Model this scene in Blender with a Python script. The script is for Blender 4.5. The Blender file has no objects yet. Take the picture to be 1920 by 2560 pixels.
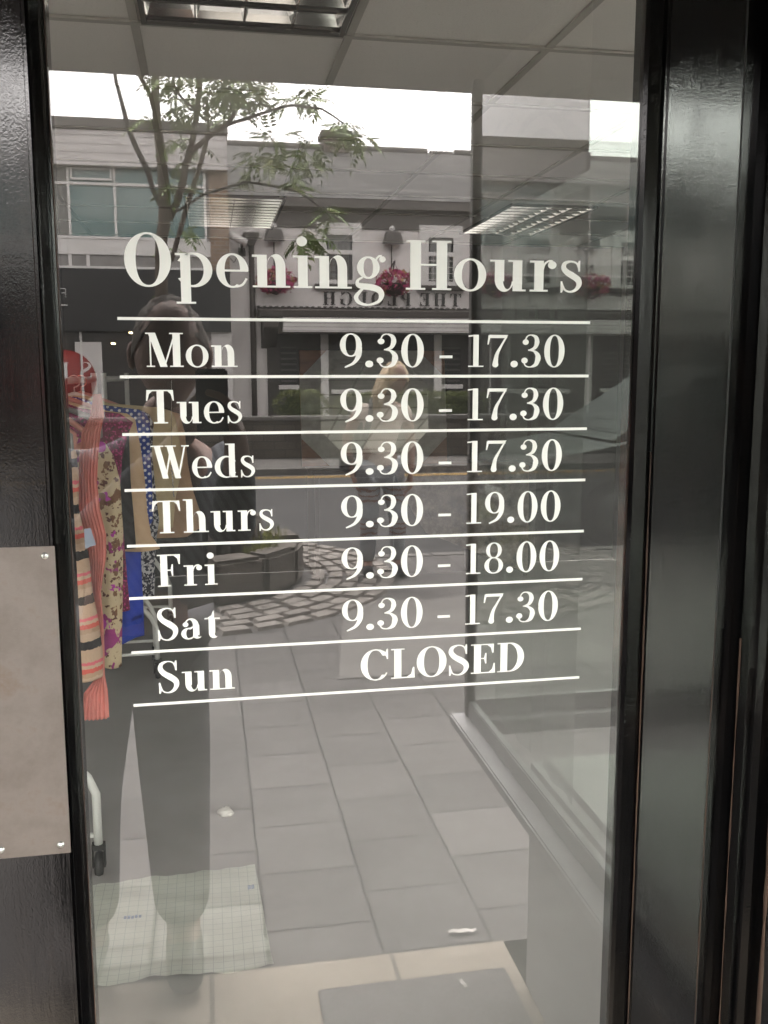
import bpy, bmesh, math, random
from mathutils import Vector, Matrix
R = math.radians
random.seed(7)
SC = bpy.context.scene
COL = SC.collection

# ------------------------------------------------------------------ camera
# world: door glass is the plane y = 0, shop inside at y > 0, street at y < 0
F_PX, YAW, PITCH, ROLL, CAM_D, CAM_H = 2350.0, R(10.55), R(8.43), R(-0.07), 0.9, 1.5
_fw = Vector((math.sin(YAW) * math.cos(PITCH), math.cos(YAW) * math.cos(PITCH), -math.sin(PITCH)))
_rt = Vector((math.cos(YAW), -math.sin(YAW), 0))
_up = _rt.cross(_fw)
_r = _rt * math.cos(ROLL) + _up * math.sin(ROLL)
_u = _up * math.cos(ROLL) - _rt * math.sin(ROLL)
cam_d = bpy.data.cameras.new('camera')
cam = bpy.data.objects.new('camera', cam_d)
COL.objects.link(cam)
cam.matrix_world = Matrix(((_r.x, _u.x, -_fw.x, 0), (_r.y, _u.y, -_fw.y, -CAM_D), (_r.z, _u.z, -_fw.z, CAM_H), (0, 0, 0, 1)))
cam_d.sensor_fit = 'VERTICAL'
cam_d.sensor_height = 24.0
cam_d.lens = 24.0 * F_PX / 2560.0
cam_d.clip_start = 0.02
cam_d.clip_end = 500
SC.camera = cam

# ------------------------------------------------------------------ sky, sun, exposure
SUN_EL, SUN_AZ = R(70), R(178)
SC.view_settings.view_transform = 'Standard'
SC.view_settings.look = 'None'
SC.view_settings.exposure = EXPOSURE = 3.9
SC.view_settings.gamma = 1
wd = bpy.data.worlds.new('World')
SC.world = wd
wd.use_nodes = True
nt = wd.node_tree
bg = nt.nodes['Background']
sky = nt.nodes.new('ShaderNodeTexSky')
sky.sky_type = 'NISHITA'
sky.sun_disc = False
sky.sun_elevation = SUN_EL
sky.sun_rotation = SUN_AZ
sky.dust_density = 4
sky.air_density = 1.0
hsv = nt.nodes.new('ShaderNodeHueSaturation')          # overcast: the blue is taken out of the clear sky
hsv.inputs['Saturation'].default_value = 0.0
tint = nt.nodes.new('ShaderNodeMixRGB')
tint.blend_type = 'MULTIPLY'
tint.inputs[0].default_value = 1
tint.inputs[2].default_value = (1.0, 0.955, 0.935, 1)
nt.links.new(sky.outputs[0], hsv.inputs['Color'])
nt.links.new(hsv.outputs[0], tint.inputs[1])
tcw = nt.nodes.new('ShaderNodeTexCoord')
cn_ = nt.nodes.new('ShaderNodeTexNoise'); cn_.inputs['Scale'].default_value = 1.3; cn_.inputs['Detail'].default_value = 5
cr_ = nt.nodes.new('ShaderNodeMapRange'); cr_.inputs[1].default_value = 0.3; cr_.inputs[2].default_value = 0.7; cr_.inputs[3].default_value = 0.55; cr_.inputs[4].default_value = 1.2
cl_ = nt.nodes.new('ShaderNodeMixRGB'); cl_.blend_type = 'MULTIPLY'; cl_.inputs[0].default_value = 1
nt.links.new(tcw.outputs['Generated'], cn_.inputs['Vector']); nt.links.new(cn_.outputs['Fac'], cr_.inputs[0])
nt.links.new(tint.outputs[0], cl_.inputs[1]); nt.links.new(cr_.outputs[0], cl_.inputs[2])
nt.links.new(cl_.outputs[0], bg.inputs[0])
bg.inputs[1].default_value = 0.15
sun_d = bpy.data.lights.new('sun', 'SUN')
sun_d.energy = 0.5
sun_d.angle = R(30)
sun_d.color = (1, 0.95, 0.9)
sun = bpy.data.objects.new('sun', sun_d)
COL.objects.link(sun)
sd = Vector((math.sin(SUN_AZ) * math.cos(SUN_EL), math.cos(SUN_AZ) * math.cos(SUN_EL), math.sin(SUN_EL)))
sun.rotation_euler = (-sd).to_track_quat('-Z', 'Y').to_euler()
cy = SC.cycles
cy.max_bounces = 10
cy.diffuse_bounces = 4
cy.glossy_bounces = 6
cy.transmission_bounces = 6
cy.transparent_max_bounces = 24
cy.caustics_reflective = False
cy.caustics_refractive = False
cy.sample_clamp_indirect = 6
cy.use_denoising = True
try:
    cy.denoiser = 'OPENIMAGEDENOISE'
    cy.denoising_prefilter = 'ACCURATE'
except Exception:
    pass

# ------------------------------------------------------------------ helpers
def ray(px, py):
    return _fw + _r * ((px - 960) / F_PX) - _u * ((py - 1280) / F_PX)

def at(px, py, y):
    """the point at depth y behind the glass that shows at this spot of the photo"""
    d = ray(px, py)
    t = (y + CAM_D) / d.y
    return Vector((d.x * t, y, CAM_H + d.z * t))

def mir(px, py, y):
    """the point of the street, y metres in front of the glass, that the glass mirrors there"""
    p = at(px, py, y)
    return Vector((p.x, -y, p.z))

def W(x, yv, z):
    return Vector((x, -yv, z))

def wloc(o):
    p = Vector((0, 0, 0))
    while o is not None:
        p += o.location; o = o.parent
    return p

class MB:
    def __init__(s):
        s.v, s.f, s.mi, s.sm = [], [], [], []
        s.cur = 0
    def add(s, vs, fs, smooth=False):
        b = len(s.v)
        s.v += [tuple(v) for v in vs]
        for f in fs:
            s.f.append([b + i for i in f]); s.mi.append(s.cur); s.sm.append(smooth)
        return s
    def box(s, a, b, bev=0.0):
        x0, x1 = sorted((a[0], b[0])); y0, y1 = sorted((a[1], b[1])); z0, z1 = sorted((a[2], b[2]))
        if bev <= 0:
            vs = [(x, y, z) for z in (z0, z1) for y in (y0, y1) for x in (x0, x1)]
            return s.add(vs, [(0, 2, 3, 1), (4, 5, 7, 6), (0, 1, 5, 4), (2, 6, 7, 3), (0, 4, 6, 2), (1, 3, 7, 5)])
        bm = bmesh.new()
        bmesh.ops.create_cube(bm, size=1)
        for v in bm.verts:
            v.co = Vector((x0 if v.co.x < 0 else x1, y0 if v.co.y < 0 else y1, z0 if v.co.z < 0 else z1))
        bmesh.ops.bevel(bm, geom=bm.edges[:], offset=bev, segments=2, affect='EDGES')
        return s.bm(bm)
    def bm(s, bm, smooth=False):
        bm.verts.index_update()
        s.add([v.co[:] for v in bm.verts], [[v.index for v in f.verts] for f in bm.faces], smooth)
        bm.free()
        return s
    def quad(s, a, b, c, d):
        return s.add([a, b, c, d], [(0, 1, 2, 3)])
    def poly(s, pts):
        return s.add(pts, [list(range(len(pts)))])
    def prism(s, pts, off):
        """closed prism: polygon pts pushed along off"""
        n = len(pts)
        off = Vector(off)
        vs = [Vector(p) for p in pts] + [Vector(p) + off for p in pts]
        fs = [list(range(n))[::-1], list(range(n, 2 * n))] + [(i, (i + 1) % n, n + (i + 1) % n, n + i) for i in range(n)]
        return s.add(vs, fs)
    def tube(s, pts, r, n=8, cap=True):
        pts = [Vector(p) for p in pts]
        rs = r if isinstance(r, (list, tuple)) else [r] * len(pts)
        vs, fs = [], []
        prev = None
        for i, p in enumerate(pts):
            t = (pts[min(i + 1, len(pts) - 1)] - pts[max(i - 1, 0)])
            t = t.normalized() if t.length > 1e-9 else Vector((0, 0, 1))
            if prev is None:
                a = t.cross(Vector((0, 0, 1)))
                if a.length < 0.1:
                    a = t.cross(Vector((0, 1, 0)))
                a.normalize()
            else:
                a = prev - t * prev.dot(t)
                if a.length < 1e-6:
                    a = t.orthogonal()
                a.normalize()
            prev = a
            b = t.cross(a)
            for k in range(n):
                q = 2 * math.pi * k / n
                vs.append(p + (a * math.cos(q) + b * math.sin(q)) * rs[i])
        for i in range(len(pts) - 1):
            for k in range(n):
                fs.append((i * n + k, i * n + (k + 1) % n, (i + 1) * n + (k + 1) % n, (i + 1) * n + k))
        if cap:
            fs.append(list(range(n))[::-1]); fs.append([(len(pts) - 1) * n + k for k in range(n)])
        return s.add(vs, fs, True)
    def lathe(s, prof, c=(0, 0, 0), n=24, axis='z', sx=1, sy=1):
        vs, fs = [], []
        for (r, z) in prof:
            for k in range(n):
                q = 2 * math.pi * k / n
                x, y = r * math.cos(q) * sx, r * math.sin(q) * sy
                if axis == 'z': vs.append((c[0] + x, c[1] + y, c[2] + z))
                elif axis == 'y': vs.append((c[0] + x, c[1] + z, c[2] + y))
                else: vs.append((c[0] + z, c[1] + x, c[2] + y))
        m = len(prof)
        for i in range(m - 1):
            for k in range(n):
                fs.append((i * n + k, i * n + (k + 1) % n, (i + 1) * n + (k + 1) % n, (i + 1) * n + k))
        fs.append(list(range(n))); fs.append([(m - 1) * n + k for k in range(n)][::-1])
        return s.add(vs, fs, True)
    def ball(s, c, r, n=10, sc=(1, 1, 1), rough=0):
        prof = []
        vs, fs = [], []
        m = max(4, n // 2)
        for i in range(m + 1):
            a = math.pi * i / m
            for k in range(n):
                q = 2 * math.pi * k / n
                w = 1 + random.uniform(-rough, rough)
                vs.append((c[0] + r * sc[0] * w * math.sin(a) * math.cos(q), c[1] + r * sc[1] * w * math.sin(a) * math.sin(q), c[2] - r * sc[2] * w * math.cos(a)))
        for i in range(m):
            for k in range(n):
                fs.append((i * n + k, i * n + (k + 1) % n, (i + 1) * n + (k + 1) % n, (i + 1) * n + k))
        return s.add(vs, fs, True)
    def loft(s, rings, cap=True, smooth=True):
        n = len(rings[0])
        vs = [p for r_ in rings for p in r_]
        fs = []
        for i in range(len(rings) - 1):
            for k in range(n):
                fs.append((i * n + k, i * n + (k + 1) % n, (i + 1) * n + (k + 1) % n, (i + 1) * n + k))
        if cap:
            fs.append(list(range(n))[::-1]); fs.append([(len(rings) - 1) * n + k for k in range(n)])
        return s.add(vs, fs, smooth)
    def build(s, name, mats, parent=None, loc=None):
        me = bpy.data.meshes.new(name)
        o_ = Vector(loc) if loc is not None else Vector((0, 0, 0))
        me.from_pydata([tuple(Vector(v) - o_) for v in s.v], [], s.f)
        mats = mats if isinstance(mats, (list, tuple)) else [mats]
        for m in mats: me.materials.append(m)
        for p, i, sm in zip(me.polygons, s.mi, s.sm):
            p.material_index = i; p.use_smooth = sm
        me.update()
        ob = bpy.data.objects.new(name, me)
        COL.objects.link(ob)
        ob.location = o_
        if parent is not None:
            ob.parent = parent
            ob.location = o_ - wloc(parent)
        return ob

def tag(o, label=None, cat=None, group=None, kind=None):
    if label: o['label'] = label
    if cat: o['category'] = cat
    if group: o['group'] = group
    if kind: o['kind'] = kind
    return o

def thing(name, label, cat, loc=(0, 0, 0), group=None):
    o = bpy.data.objects.new(name, None)
    o.empty_display_size = 0.1
    COL.objects.link(o)
    o.location = loc
    return tag(o, label, cat, group)

def struct(o):
    o['kind'] = 'structure'
    return o

def copy_tree(o, parent=None, mv=None):
    c = o.copy()
    COL.objects.link(c)
    if parent is not None: c.parent = parent
    if mv is not None: c.location = o.location + Vector(mv)
    for ch in list(o.children): copy_tree(ch, c)
    return c

# ------------------------------------------------------------------ materials
class NT:
    """a small wrapper round a node tree"""
    def __init__(s, name):
        s.m = bpy.data.materials.new(name)
        s.m.use_nodes = True
        s.t = s.m.node_tree
        s.p = s.t.nodes['Principled BSDF']
        s.out = s.t.nodes['Material Output']
    def n(s, typ, **kw):
        nd = s.t.nodes.new(typ)
        for k, v in kw.items(): setattr(nd, k, v)
        return nd
    def l(s, a, b): s.t.links.new(a, b)
    def co(s, axes='xyz', scale=(1, 1, 1)):
        tc = s.n('ShaderNodeTexCoord')
        sep = s.n('ShaderNodeSeparateXYZ'); s.l(tc.outputs['Object'], sep.inputs[0])
        cmb = s.n('ShaderNodeCombineXYZ')
        for i, a in enumerate(axes):
            src = sep.outputs['xyz'.index(a)]
            mu = s.n('ShaderNodeMath', operation='MULTIPLY'); mu.inputs[1].default_value = scale[i]
            s.l(src, mu.inputs[0]); s.l(mu.outputs[0], cmb.inputs[i])
        return cmb.outputs[0]
    def noise(s, vec, scale, detail=4, rough=0.6):
        nd = s.n('ShaderNodeTexNoise'); nd.inputs['Scale'].default_value = scale; nd.inputs['Detail'].default_value = detail
        nd.inputs['Roughness'].default_value = rough
        s.l(vec, nd.inputs['Vector']); return nd.outputs['Fac']
    def ramp(s, fac, stops, interp='LINEAR'):
        nd = s.n('ShaderNodeValToRGB'); cr = nd.color_ramp; cr.interpolation = interp
        while len(cr.elements) < len(stops): cr.elements.new(0.5)
        for e, (p, c) in zip(cr.elements, stops):
            e.position = p; e.color = (c[0], c[1], c[2], 1)
        s.l(fac, nd.inputs[0]); return nd.outputs[0]
    def mix(s, fac, a, b, blend='MIX'):
        nd = s.n('ShaderNodeMixRGB', blend_type=blend)
        for i, x in enumerate((fac, a, b)):
            if isinstance(x, (int, float)): nd.inputs[i].default_value = x
            elif isinstance(x, tuple): nd.inputs[i].default_value = (x[0], x[1], x[2], 1)
            else: s.l(x, nd.inputs[i])
        return nd.outputs[0]
    def math(s, op, a, b=0.0):
        nd = s.n('ShaderNodeMath', operation=op)
        for i, x in enumerate((a, b)):
            if isinstance(x, (int, float)): nd.inputs[i].default_value = x
            else: s.l(x, nd.inputs[i])
        return nd.outputs[0]
    def bump(s, h, dist=0.002, strength=1.0):
        nd = s.n('ShaderNodeBump'); nd.inputs['Distance'].default_value = dist; nd.inputs['Strength'].default_value = strength
        s.l(h, nd.inputs['Height']); s.l(nd.outputs[0], s.p.inputs['Normal'])
    def base(s, c):
        if isinstance(c, tuple): s.p.inputs['Base Color'].default_value = (c[0], c[1], c[2], 1)
        else: s.l(c, s.p.inputs['Base Color'])
    def set(s, **kw):
        for k, v in kw.items(): s.p.inputs[k.replace('_', ' ')].default_value = v
        return s

def mul(c, k): return tuple(min(1, x * k) for x in c)

def plain(name, col, rough=0.6, var=0.25, scale=8, bump=0.0, bscale=60, metal=0.0, spec=0.5, stretch=(1, 1, 1)):
    t = NT(name)
    v = t.co('xyz', stretch)
    n1 = t.noise(v, scale, 5)
    t.base(t.ramp(n1, [(0.3, mul(col, 1 - var)), (0.7, mul(col, 1 + var))]))
    t.set(Roughness=rough, Metallic=metal)
    t.p.inputs['Specular IOR Level'].default_value = spec
    if bump: t.bump(t.noise(v, bscale, 4), bump)
    return t.m

def bricks(name, c1, c2, mortar, bw, bh, axes='xz', msize=0.01, rough=0.85, bump=0.004, offset=0.5, nvar=0.5, shift=(0, 0)):
    t = NT(name)
    v = t.co(axes + ('z' if 'z' not in axes else 'y'))
    mp = t.n('ShaderNodeMapping'); mp.inputs['Location'].default_value = (shift[0], shift[1], 0); t.l(v, mp.inputs[0])
    b = t.n('ShaderNodeTexBrick', offset=offset)
    b.inputs['Scale'].default_value = 1; b.inputs['Brick Width'].default_value = bw; b.inputs['Row Height'].default_value = bh
    b.inputs['Mortar Size'].default_value = msize; b.inputs['Mortar Smooth'].default_value = 0.2; b.inputs['Bias'].default_value = 0
    b.inputs['Color1'].default_value = (*c1, 1); b.inputs['Color2'].default_value = (*c2, 1); b.inputs['Mortar'].default_value = (*mortar, 1)
    t.l(mp.outputs[0], b.inputs['Vector'])
    n1 = t.noise(v, 3.0, 6)
    n2 = t.noise(v, 40.0, 3)
    c = t.mix(nvar, b.outputs['Color'], t.ramp(n1, [(0.3, (0.45, 0.45, 0.45)), (0.7, (1, 1, 1))]), 'MULTIPLY')
    c = t.mix(0.25, c, t.ramp(n2, [(0.35, (0.5, 0.5, 0.5)), (0.65, (1, 1, 1))]), 'MULTIPLY')
    t.base(c)
    t.set(Roughness=rough)
    h = t.math('SUBTRACT', t.math('MULTIPLY', n2, 0.3), b.outputs['Fac'])
    t.bump(h, bump)
    return t.m

def gloss_black(name, orange=0.00016, coat=0.2):
    """old brush-painted black gloss: sags, runs and orange peel"""
    t = NT(name)
    v = t.co('xyz', (1, 1, 0.55))
    vs = t.co('xyz', (1, 1, 0.06))
    h1 = t.noise(v, 800, 2, 0.6)
    h2 = t.noise(vs, 120, 4, 0.6)
    patch = t.ramp(t.noise(t.co('xyz', (1, 1, 0.4)), 22, 3), [(0.35, (0.25, 0.25, 0.25)), (0.7, (1, 1, 1))])
    h = t.math('ADD', t.math('MULTIPLY', t.math('MULTIPLY', h1, patch), 0.9), t.math('MULTIPLY', h2, 0.8))
    t.bump(h, orange)
    wear = t.noise(t.co('xyz', (6, 6, 1.2)), 4, 8, 0.7)
    t.base(t.ramp(wear, [(0.5, (0.002, 0.002, 0.0022)), (0.74, (0.009, 0.007, 0.006))]))
    rg = t.n('ShaderNodeMapRange'); rg.inputs[3].default_value = 0.03; rg.inputs[4].default_value = 0.12
    t.l(wear, rg.inputs[0]); t.l(rg.outputs[0], t.p.inputs['Roughness'])
    t.p.inputs['Specular IOR Level'].default_value = 0.85 if coat else 0.35
    t.p.inputs['Coat Weight'].default_value = coat
    t.p.inputs['Coat Roughness'].default_value = 0.03
    return t.m

def glass(name, r0=0.2, tint=(0.97, 0.985, 0.975), dirt_haze=0.0):
    """one face of a pane: reflects r0 straight on and more at a slant, lets the rest through"""
    t = NT(name)
    t.t.nodes.remove(t.p)
    lw = t.n('ShaderNodeLayerWeight'); lw.inputs[0].default_value = 0.5
    f5 = t.math('POWER', lw.outputs['Facing'], 5.0)
    fac = t.math('ADD', t.math('MULTIPLY', f5, 1 - r0), r0)
    tr = t.n('ShaderNodeBsdfTransparent'); tr.inputs[0].default_value = (*tint, 1)
    gl = t.n('ShaderNodeBsdfGlossy'); gl.inputs['Roughness'].default_value = 0.0; gl.inputs[0].default_value = (1, 1, 1, 1)
    mx = t.n('ShaderNodeMixShader')
    t.l(fac, mx.inputs[0]); t.l(tr.outputs[0], mx.inputs[1]); t.l(gl.outputs[0], mx.inputs[2])
    last = mx.outputs[0]
    if dirt_haze:  # smudged film; also carries the haze painted into the window panes
        df = t.n('ShaderNodeBsdfDiffuse'); df.inputs[0].default_value = (0.75, 0.76, 0.74, 1)
        v = t.co('xyz')
        a = t.noise(t.co('xyz', (1.0, 1.0, 0.45)), 6, 8, 0.75)
        m2 = t.n('ShaderNodeMixShader')
        t.l(t.math('MULTIPLY', t.ramp(a, [(0.4, (0.2, 0.2, 0.2)), (0.8, (1, 1, 1))]), dirt_haze), m2.inputs[0])
        t.l(last, m2.inputs[1]); t.l(df.outputs[0], m2.inputs[2]); last = m2.outputs[0]
    t.l(last, t.out.inputs[0])
    return t.m

def clear(name, tint=(1, 1, 1)):
    t = NT(name)
    t.t.nodes.remove(t.p)
    tr = t.n('ShaderNodeBsdfTransparent'); tr.inputs[0].default_value = (*tint, 1)
    t.l(tr.outputs[0], t.out.inputs[0])
    return t.m

def pane_box(a, b, face):
    """a pane as a thin box; the big face toward `face` ('-y', '+y', '-x', '+x') mirrors, the rest is clear"""
    m = MB(); m.box(a, b)
    idx = {'-y': 2, '+y': 3, '-x': 4, '+x': 5}[face]
    m.mi[-6:] = [1] * 6
    m.mi[len(m.f) - 6 + idx] = 0
    return m

M_BLACK = gloss_black('black gloss paint')
M_BLACKD = gloss_black('dulled black paint', 0.00016, 0.0)
M_BAREWOOD = plain('bare brown arris', (0.045, 0.024, 0.015), 0.8, 0.6, 30, stretch=(1, 1, 0.1))
M_GLASS = glass('door glass', 0.15, (0.97, 0.975, 0.965), 0.05)
M_SIDEGLASS = glass('window glass', 0.17, (0.90, 0.95, 0.915), 0.22)  # diffuse veil raised to paint a milky haze into the side pane
M_CLEAR = clear('clear glass edge', (0.985, 0.995, 0.985))
M_WHITEPVC = plain('white frame paint', (0.72, 0.70, 0.68), 0.4, 0.06)
M_STEEL = NT('brushed aluminium')
_v = M_STEEL.co('xyz')
_a = M_STEEL.noise(M_STEEL.co('xyz', (1, 1, 14)), 160, 3)
_b = M_STEEL.noise(_v, 22, 6, 0.7)
_c = M_STEEL.ramp(_b, [(0.3, (0.19, 0.164, 0.145)), (0.55, (0.235, 0.207, 0.188)), (0.75, (0.20, 0.15, 0.116))])
M_STEEL.base(_c); M_STEEL.set(Roughness=0.42, Metallic=0.55); M_STEEL.bump(_a, 0.00012)
M_STEEL = M_STEEL.m
M_CHROME = plain('bright screw steel', (0.7, 0.69, 0.67), 0.25, 0.1, metal=0.9)
M_VINYL = plain('white vinyl film', (0.82, 0.83, 0.795), 0.5, 0.02, 20)
# ------------------------------------------------------------------ lettering: a high-contrast serif, drawn as outlines
def _arc(cx, cy, rx, ry, a0, a1, n=28, p=2.0):
    out = []
    for i in range(n + 1):
        a = R(a0 + (a1 - a0) * i / n)
        c, s_ = math.cos(a), math.sin(a)
        out.append((cx + rx * math.copysign(abs(c) ** (2 / p), c), cy + ry * math.copysign(abs(s_) ** (2 / p), s_)))
    return out

def g_rect(x0, y0, x1, y1): return [[(x0, y0), (x1, y0), (x1, y1), (x0, y1)]]

def g_band(o, i):
    return [[o[k], o[k + 1], i[k + 1], i[k]] for k in range(len(o) - 1)]

def g_ring(cx, cy, rx, ry, side, top, a0=0, a1=360, p=2.0):
    """bowl: thick at the sides, hairline at top and bottom"""
    n = max(10, int(abs(a1 - a0) / 9))
    return g_band(_arc(cx, cy, rx, ry, a0, a1, n, p), _arc(cx, cy, rx - side, ry - top, a0, a1, n, p * 1.12))

def g_disc(cx, cy, r, ry=None): return [_arc(cx, cy, r, ry or r, 0, 351, 24)]

def g_spine(pts, ws, n=10):
    """band along a smooth curve with a width at each knot"""
    P, Wd = [], []
    m = len(pts)
    for i in range(m - 1):
        p0, p1, p2, p3 = pts[max(i - 1, 0)], pts[i], pts[i + 1], pts[min(i + 2, m - 1)]
        for k in range(n + (1 if i == m - 2 else 0)):
            t = k / n
            def cr(a, b, c, d): return 0.5 * ((2 * b) + (-a + c) * t + (2 * a - 5 * b + 4 * c - d) * t * t + (-a + 3 * b - 3 * c + d) * t ** 3)
            P.append((cr(p0[0], p1[0], p2[0], p3[0]), cr(p0[1], p1[1], p2[1], p3[1])))
            Wd.append(ws[i] + (ws[i + 1] - ws[i]) * t)
    L, Rr = [], []
    for i, p in enumerate(P):
        a, b = P[max(i - 1, 0)], P[min(i + 1, len(P) - 1)]
        dx, dy = b[0] - a[0], b[1] - a[1]
        q = math.hypot(dx, dy) or 1
        L.append((p[0] - dy / q * Wd[i] / 2, p[1] + dx / q * Wd[i] / 2)); Rr.append((p[0] + dy / q * Wd[i] / 2, p[1] - dx / q * Wd[i] / 2))
    return g_band(L, Rr)

def g_diag(x0, y0, x1, y1, w): return [[(x0 - w / 2, y0), (x0 + w / 2, y0), (x1 + w / 2, y1), (x1 - w / 2, y1)]]

S_, s_, T_, XH = 0.195, 0.178, 0.038, 0.64           # cap stem, small stem, hairline, x-height

def g_serif(x0, x1, y): return g_rect(x0, y, x1, y + T_)

def g_stem(x, w, y0, y1, foot=0.085, head=0.0, flag=0.0):
    g = g_rect(x, y0, x + w, y1)
    if foot: g += g_serif(x - foot, x + w + foot, y0)
    if head: g += g_serif(x - head, x + w + head, y1 - T_)
    if flag: g += [[(x - flag, y1 - T_ * 1.1), (x + w * 0.5, y1 - T_ * 1.1), (x + w * 0.5, y1), (x - flag, y1)]]
    return g

def g_arch(x, w, x2, y0, yt, foot=0.085):
    """shoulder springing from the stem at x and falling into a stem at x2"""
    mid, rx = (x + w + x2 + w) / 2, (x2 + w - x - w) / 2
    g = g_band(_arc(mid, yt - 0.26, rx, 0.265, 0, 168, 20), _arc(mid - w * 0.5, yt - 0.27, rx - w * 0.5, 0.225, 0, 168, 20))
    return g + g_rect(x2, y0, x2 + w, yt - 0.25) + (g_serif(x2 - foot, x2 + w + foot, y0) if foot else [])

def glyph(c):
    if c == 'O': return g_ring(0.41, 0.5, 0.41, 0.525, 0.20, T_), 0.82
    if c == 'C': return (g_ring(0.40, 0.5, 0.40, 0.525, 0.185, T_, 35, 318) + g_spine([(0.70, 0.22), (0.62, 0.08), (0.5, 0.0)], [T_, T_, T_], 6)
                         + [[(0.70, 0.68), (0.735, 0.68), (0.735, 1.02), (0.70, 1.02), (0.66, 0.88)]] + g_spine([(0.72, 0.70), (0.66, 0.88), (0.5, 1.0)], [T_, T_ * 1.6, T_], 6)), 0.76
    if c == 'S': return (g_spine([(0.49, 0.76), (0.42, 0.95), (0.27, 1.003), (0.11, 0.93), (0.075, 0.77), (0.17, 0.62), (0.33, 0.50), (0.475, 0.36), (0.49, 0.2), (0.40, 0.05), (0.26, -0.003), (0.12, 0.06), (0.045, 0.27)],
                                 [T_, T_, T_, 0.10, 0.14, 0.165, 0.19, 0.165, 0.13, 0.085, T_, T_, T_])
                         + [[(0.475, 0.70), (0.515, 0.70), (0.515, 1.02), (0.475, 1.02), (0.44, 0.9)], [(0.02, -0.02), (0.06, -0.02), (0.1, 0.1), (0.06, 0.33), (0.02, 0.33)]]), 0.57
    if c == 'H': return g_stem(0.08, S_, 0, 1, 0.08, 0.08) + g_stem(0.56, S_, 0, 1, 0.08, 0.08) + g_rect(0.2, 0.49, 0.6, 0.49 + T_), 0.815
    if c == 'M': return (g_stem(0.10, T_, 0, 1, 0.09, 0.0) + g_diag(0.16, 1, 0.46, 0.0, 0.19) + g_diag(0.77, 1, 0.475, 0.02, T_ * 1.2)
                         + g_stem(0.70, S_, 0, 1, 0.08, 0.08) + g_serif(0.0, 0.2, 1 - T_)), 0.96
    if c == 'T': return (g_stem(0.30, S_, 0, 1, 0.10) + g_rect(0.02, 1 - T_, 0.755, 1) + [[(0.0, 0.68), (0.035, 0.68), (0.09, 0.88), (0.18, 0.965), (0.02, 1)], [(0.775, 0.68), (0.74, 0.68), (0.685, 0.88), (0.595, 0.965), (0.755, 1)]]), 0.775
    if c == 'W': return (g_diag(0.17, 1, 0.40, 0.0, 0.17) + g_diag(0.585, 1, 0.405, 0.02, T_ * 1.3) + g_diag(0.53, 1, 0.755, 0.0, 0.17) + g_diag(0.965, 1, 0.765, 0.02, T_ * 1.3)
                         + g_serif(0.0, 0.36, 1 - T_) + g_serif(0.40, 0.72, 1 - T_) + g_serif(0.86, 1.08, 1 - T_)), 1.08
    if c in 'FE':
        g = g_stem(0.09, S_, 0, 1, 0.085, 0.085) + g_rect(0.2, 1 - T_, 0.64, 1) + [[(0.60, 0.69), (0.635, 0.69), (0.645, 1), (0.60, 1), (0.46, 0.965), (0.56, 0.87)]]
        g += g_rect(0.2, 0.49, 0.44, 0.49 + T_) + [[(0.405, 0.33), (0.44, 0.33), (0.44, 0.69), (0.405, 0.69), (0.37, 0.51)]]
        if c == 'E': g += g_rect(0.2, 0, 0.68, T_) + [[(0.64, 0.33), (0.675, 0.33), (0.685, 0), (0.5, 0.03), (0.60, 0.13)]]
        return g, 0.69 if c == 'E' else 0.66
    if c == 'L': return g_stem(0.09, S_, 0, 1, 0.085, 0.085) + g_rect(0.2, 0, 0.64, T_) + [[(0.60, 0.36), (0.635, 0.36), (0.65, 0), (0.42, 0.03), (0.55, 0.13)]], 0.65
    if c == 'D': return (g_stem(0.09, S_, 0, 1, 0.085, 0.0) + g_serif(0.005, 0.2, 1 - T_) + g_rect(0.2, 0, 0.38, T_) + g_rect(0.2, 1 - T_, 0.38, 1)
                         + g_band(_arc(0.36, 0.5, 0.40, 0.5, -90, 90), _arc(0.33, 0.5, 0.245, 0.5 - T_, -90, 90))), 0.77
    if c == 'P': return g_stem(0.09, S_, 0, 1, 0.085, 0.085) + g_rect(0.2, 0.46, 0.38, 0.46 + T_) + g_rect(0.2, 1 - T_, 0.38, 1) + g_band(_arc(0.36, 0.73, 0.29, 0.27, -90, 90), _arc(0.34, 0.73, 0.14, 0.27 - T_, -90, 90)), 0.66
    if c == 'U': return g_rect(0.09, 0.3, 0.09 + S_, 1) + g_serif(0, 0.35, 1 - T_) + g_rect(0.60, 0.3, 0.60 + T_, 1) + g_serif(0.52, 0.72, 1 - T_) + g_band(_arc(0.365, 0.32, 0.275, 0.34, 180, 360), _arc(0.43, 0.32, 0.17, 0.29, 180, 360)), 0.72
    if c == 'G': return g_ring(0.40, 0.5, 0.40, 0.525, 0.185, T_, 40, 320) + g_rect(0.60, 0.05, 0.60 + S_ * 0.9, 0.44) + g_serif(0.52, 0.83, 0.42) + [[(0.69, 0.70), (0.72, 0.70), (0.72, 1.02), (0.69, 1.02), (0.65, 0.88)]], 0.83
    if c == 'o': return g_ring(0.30, XH / 2, 0.30, XH / 2 + 0.018, 0.145, T_), 0.60
    if c == 'p': return g_stem(0.09, s_, -0.34, XH, 0.085, 0, 0.09) + g_band(_arc(0.33, XH / 2, 0.33, XH / 2 + 0.018, -150, 150), _arc(0.30, XH / 2, 0.205, XH / 2 - 0.025, -150, 150)), 0.66
    if c == 'e': return (g_ring(0.29, XH / 2, 0.29, XH / 2 + 0.018, 0.15, T_, 0, 300) + g_rect(0.1, XH * 0.47, 0.575, XH * 0.47 + T_) + g_spine([(0.545, 0.17), (0.47, 0.05), (0.36, 0.005)], [T_, T_ * 1.2, T_], 6)), 0.58
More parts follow.
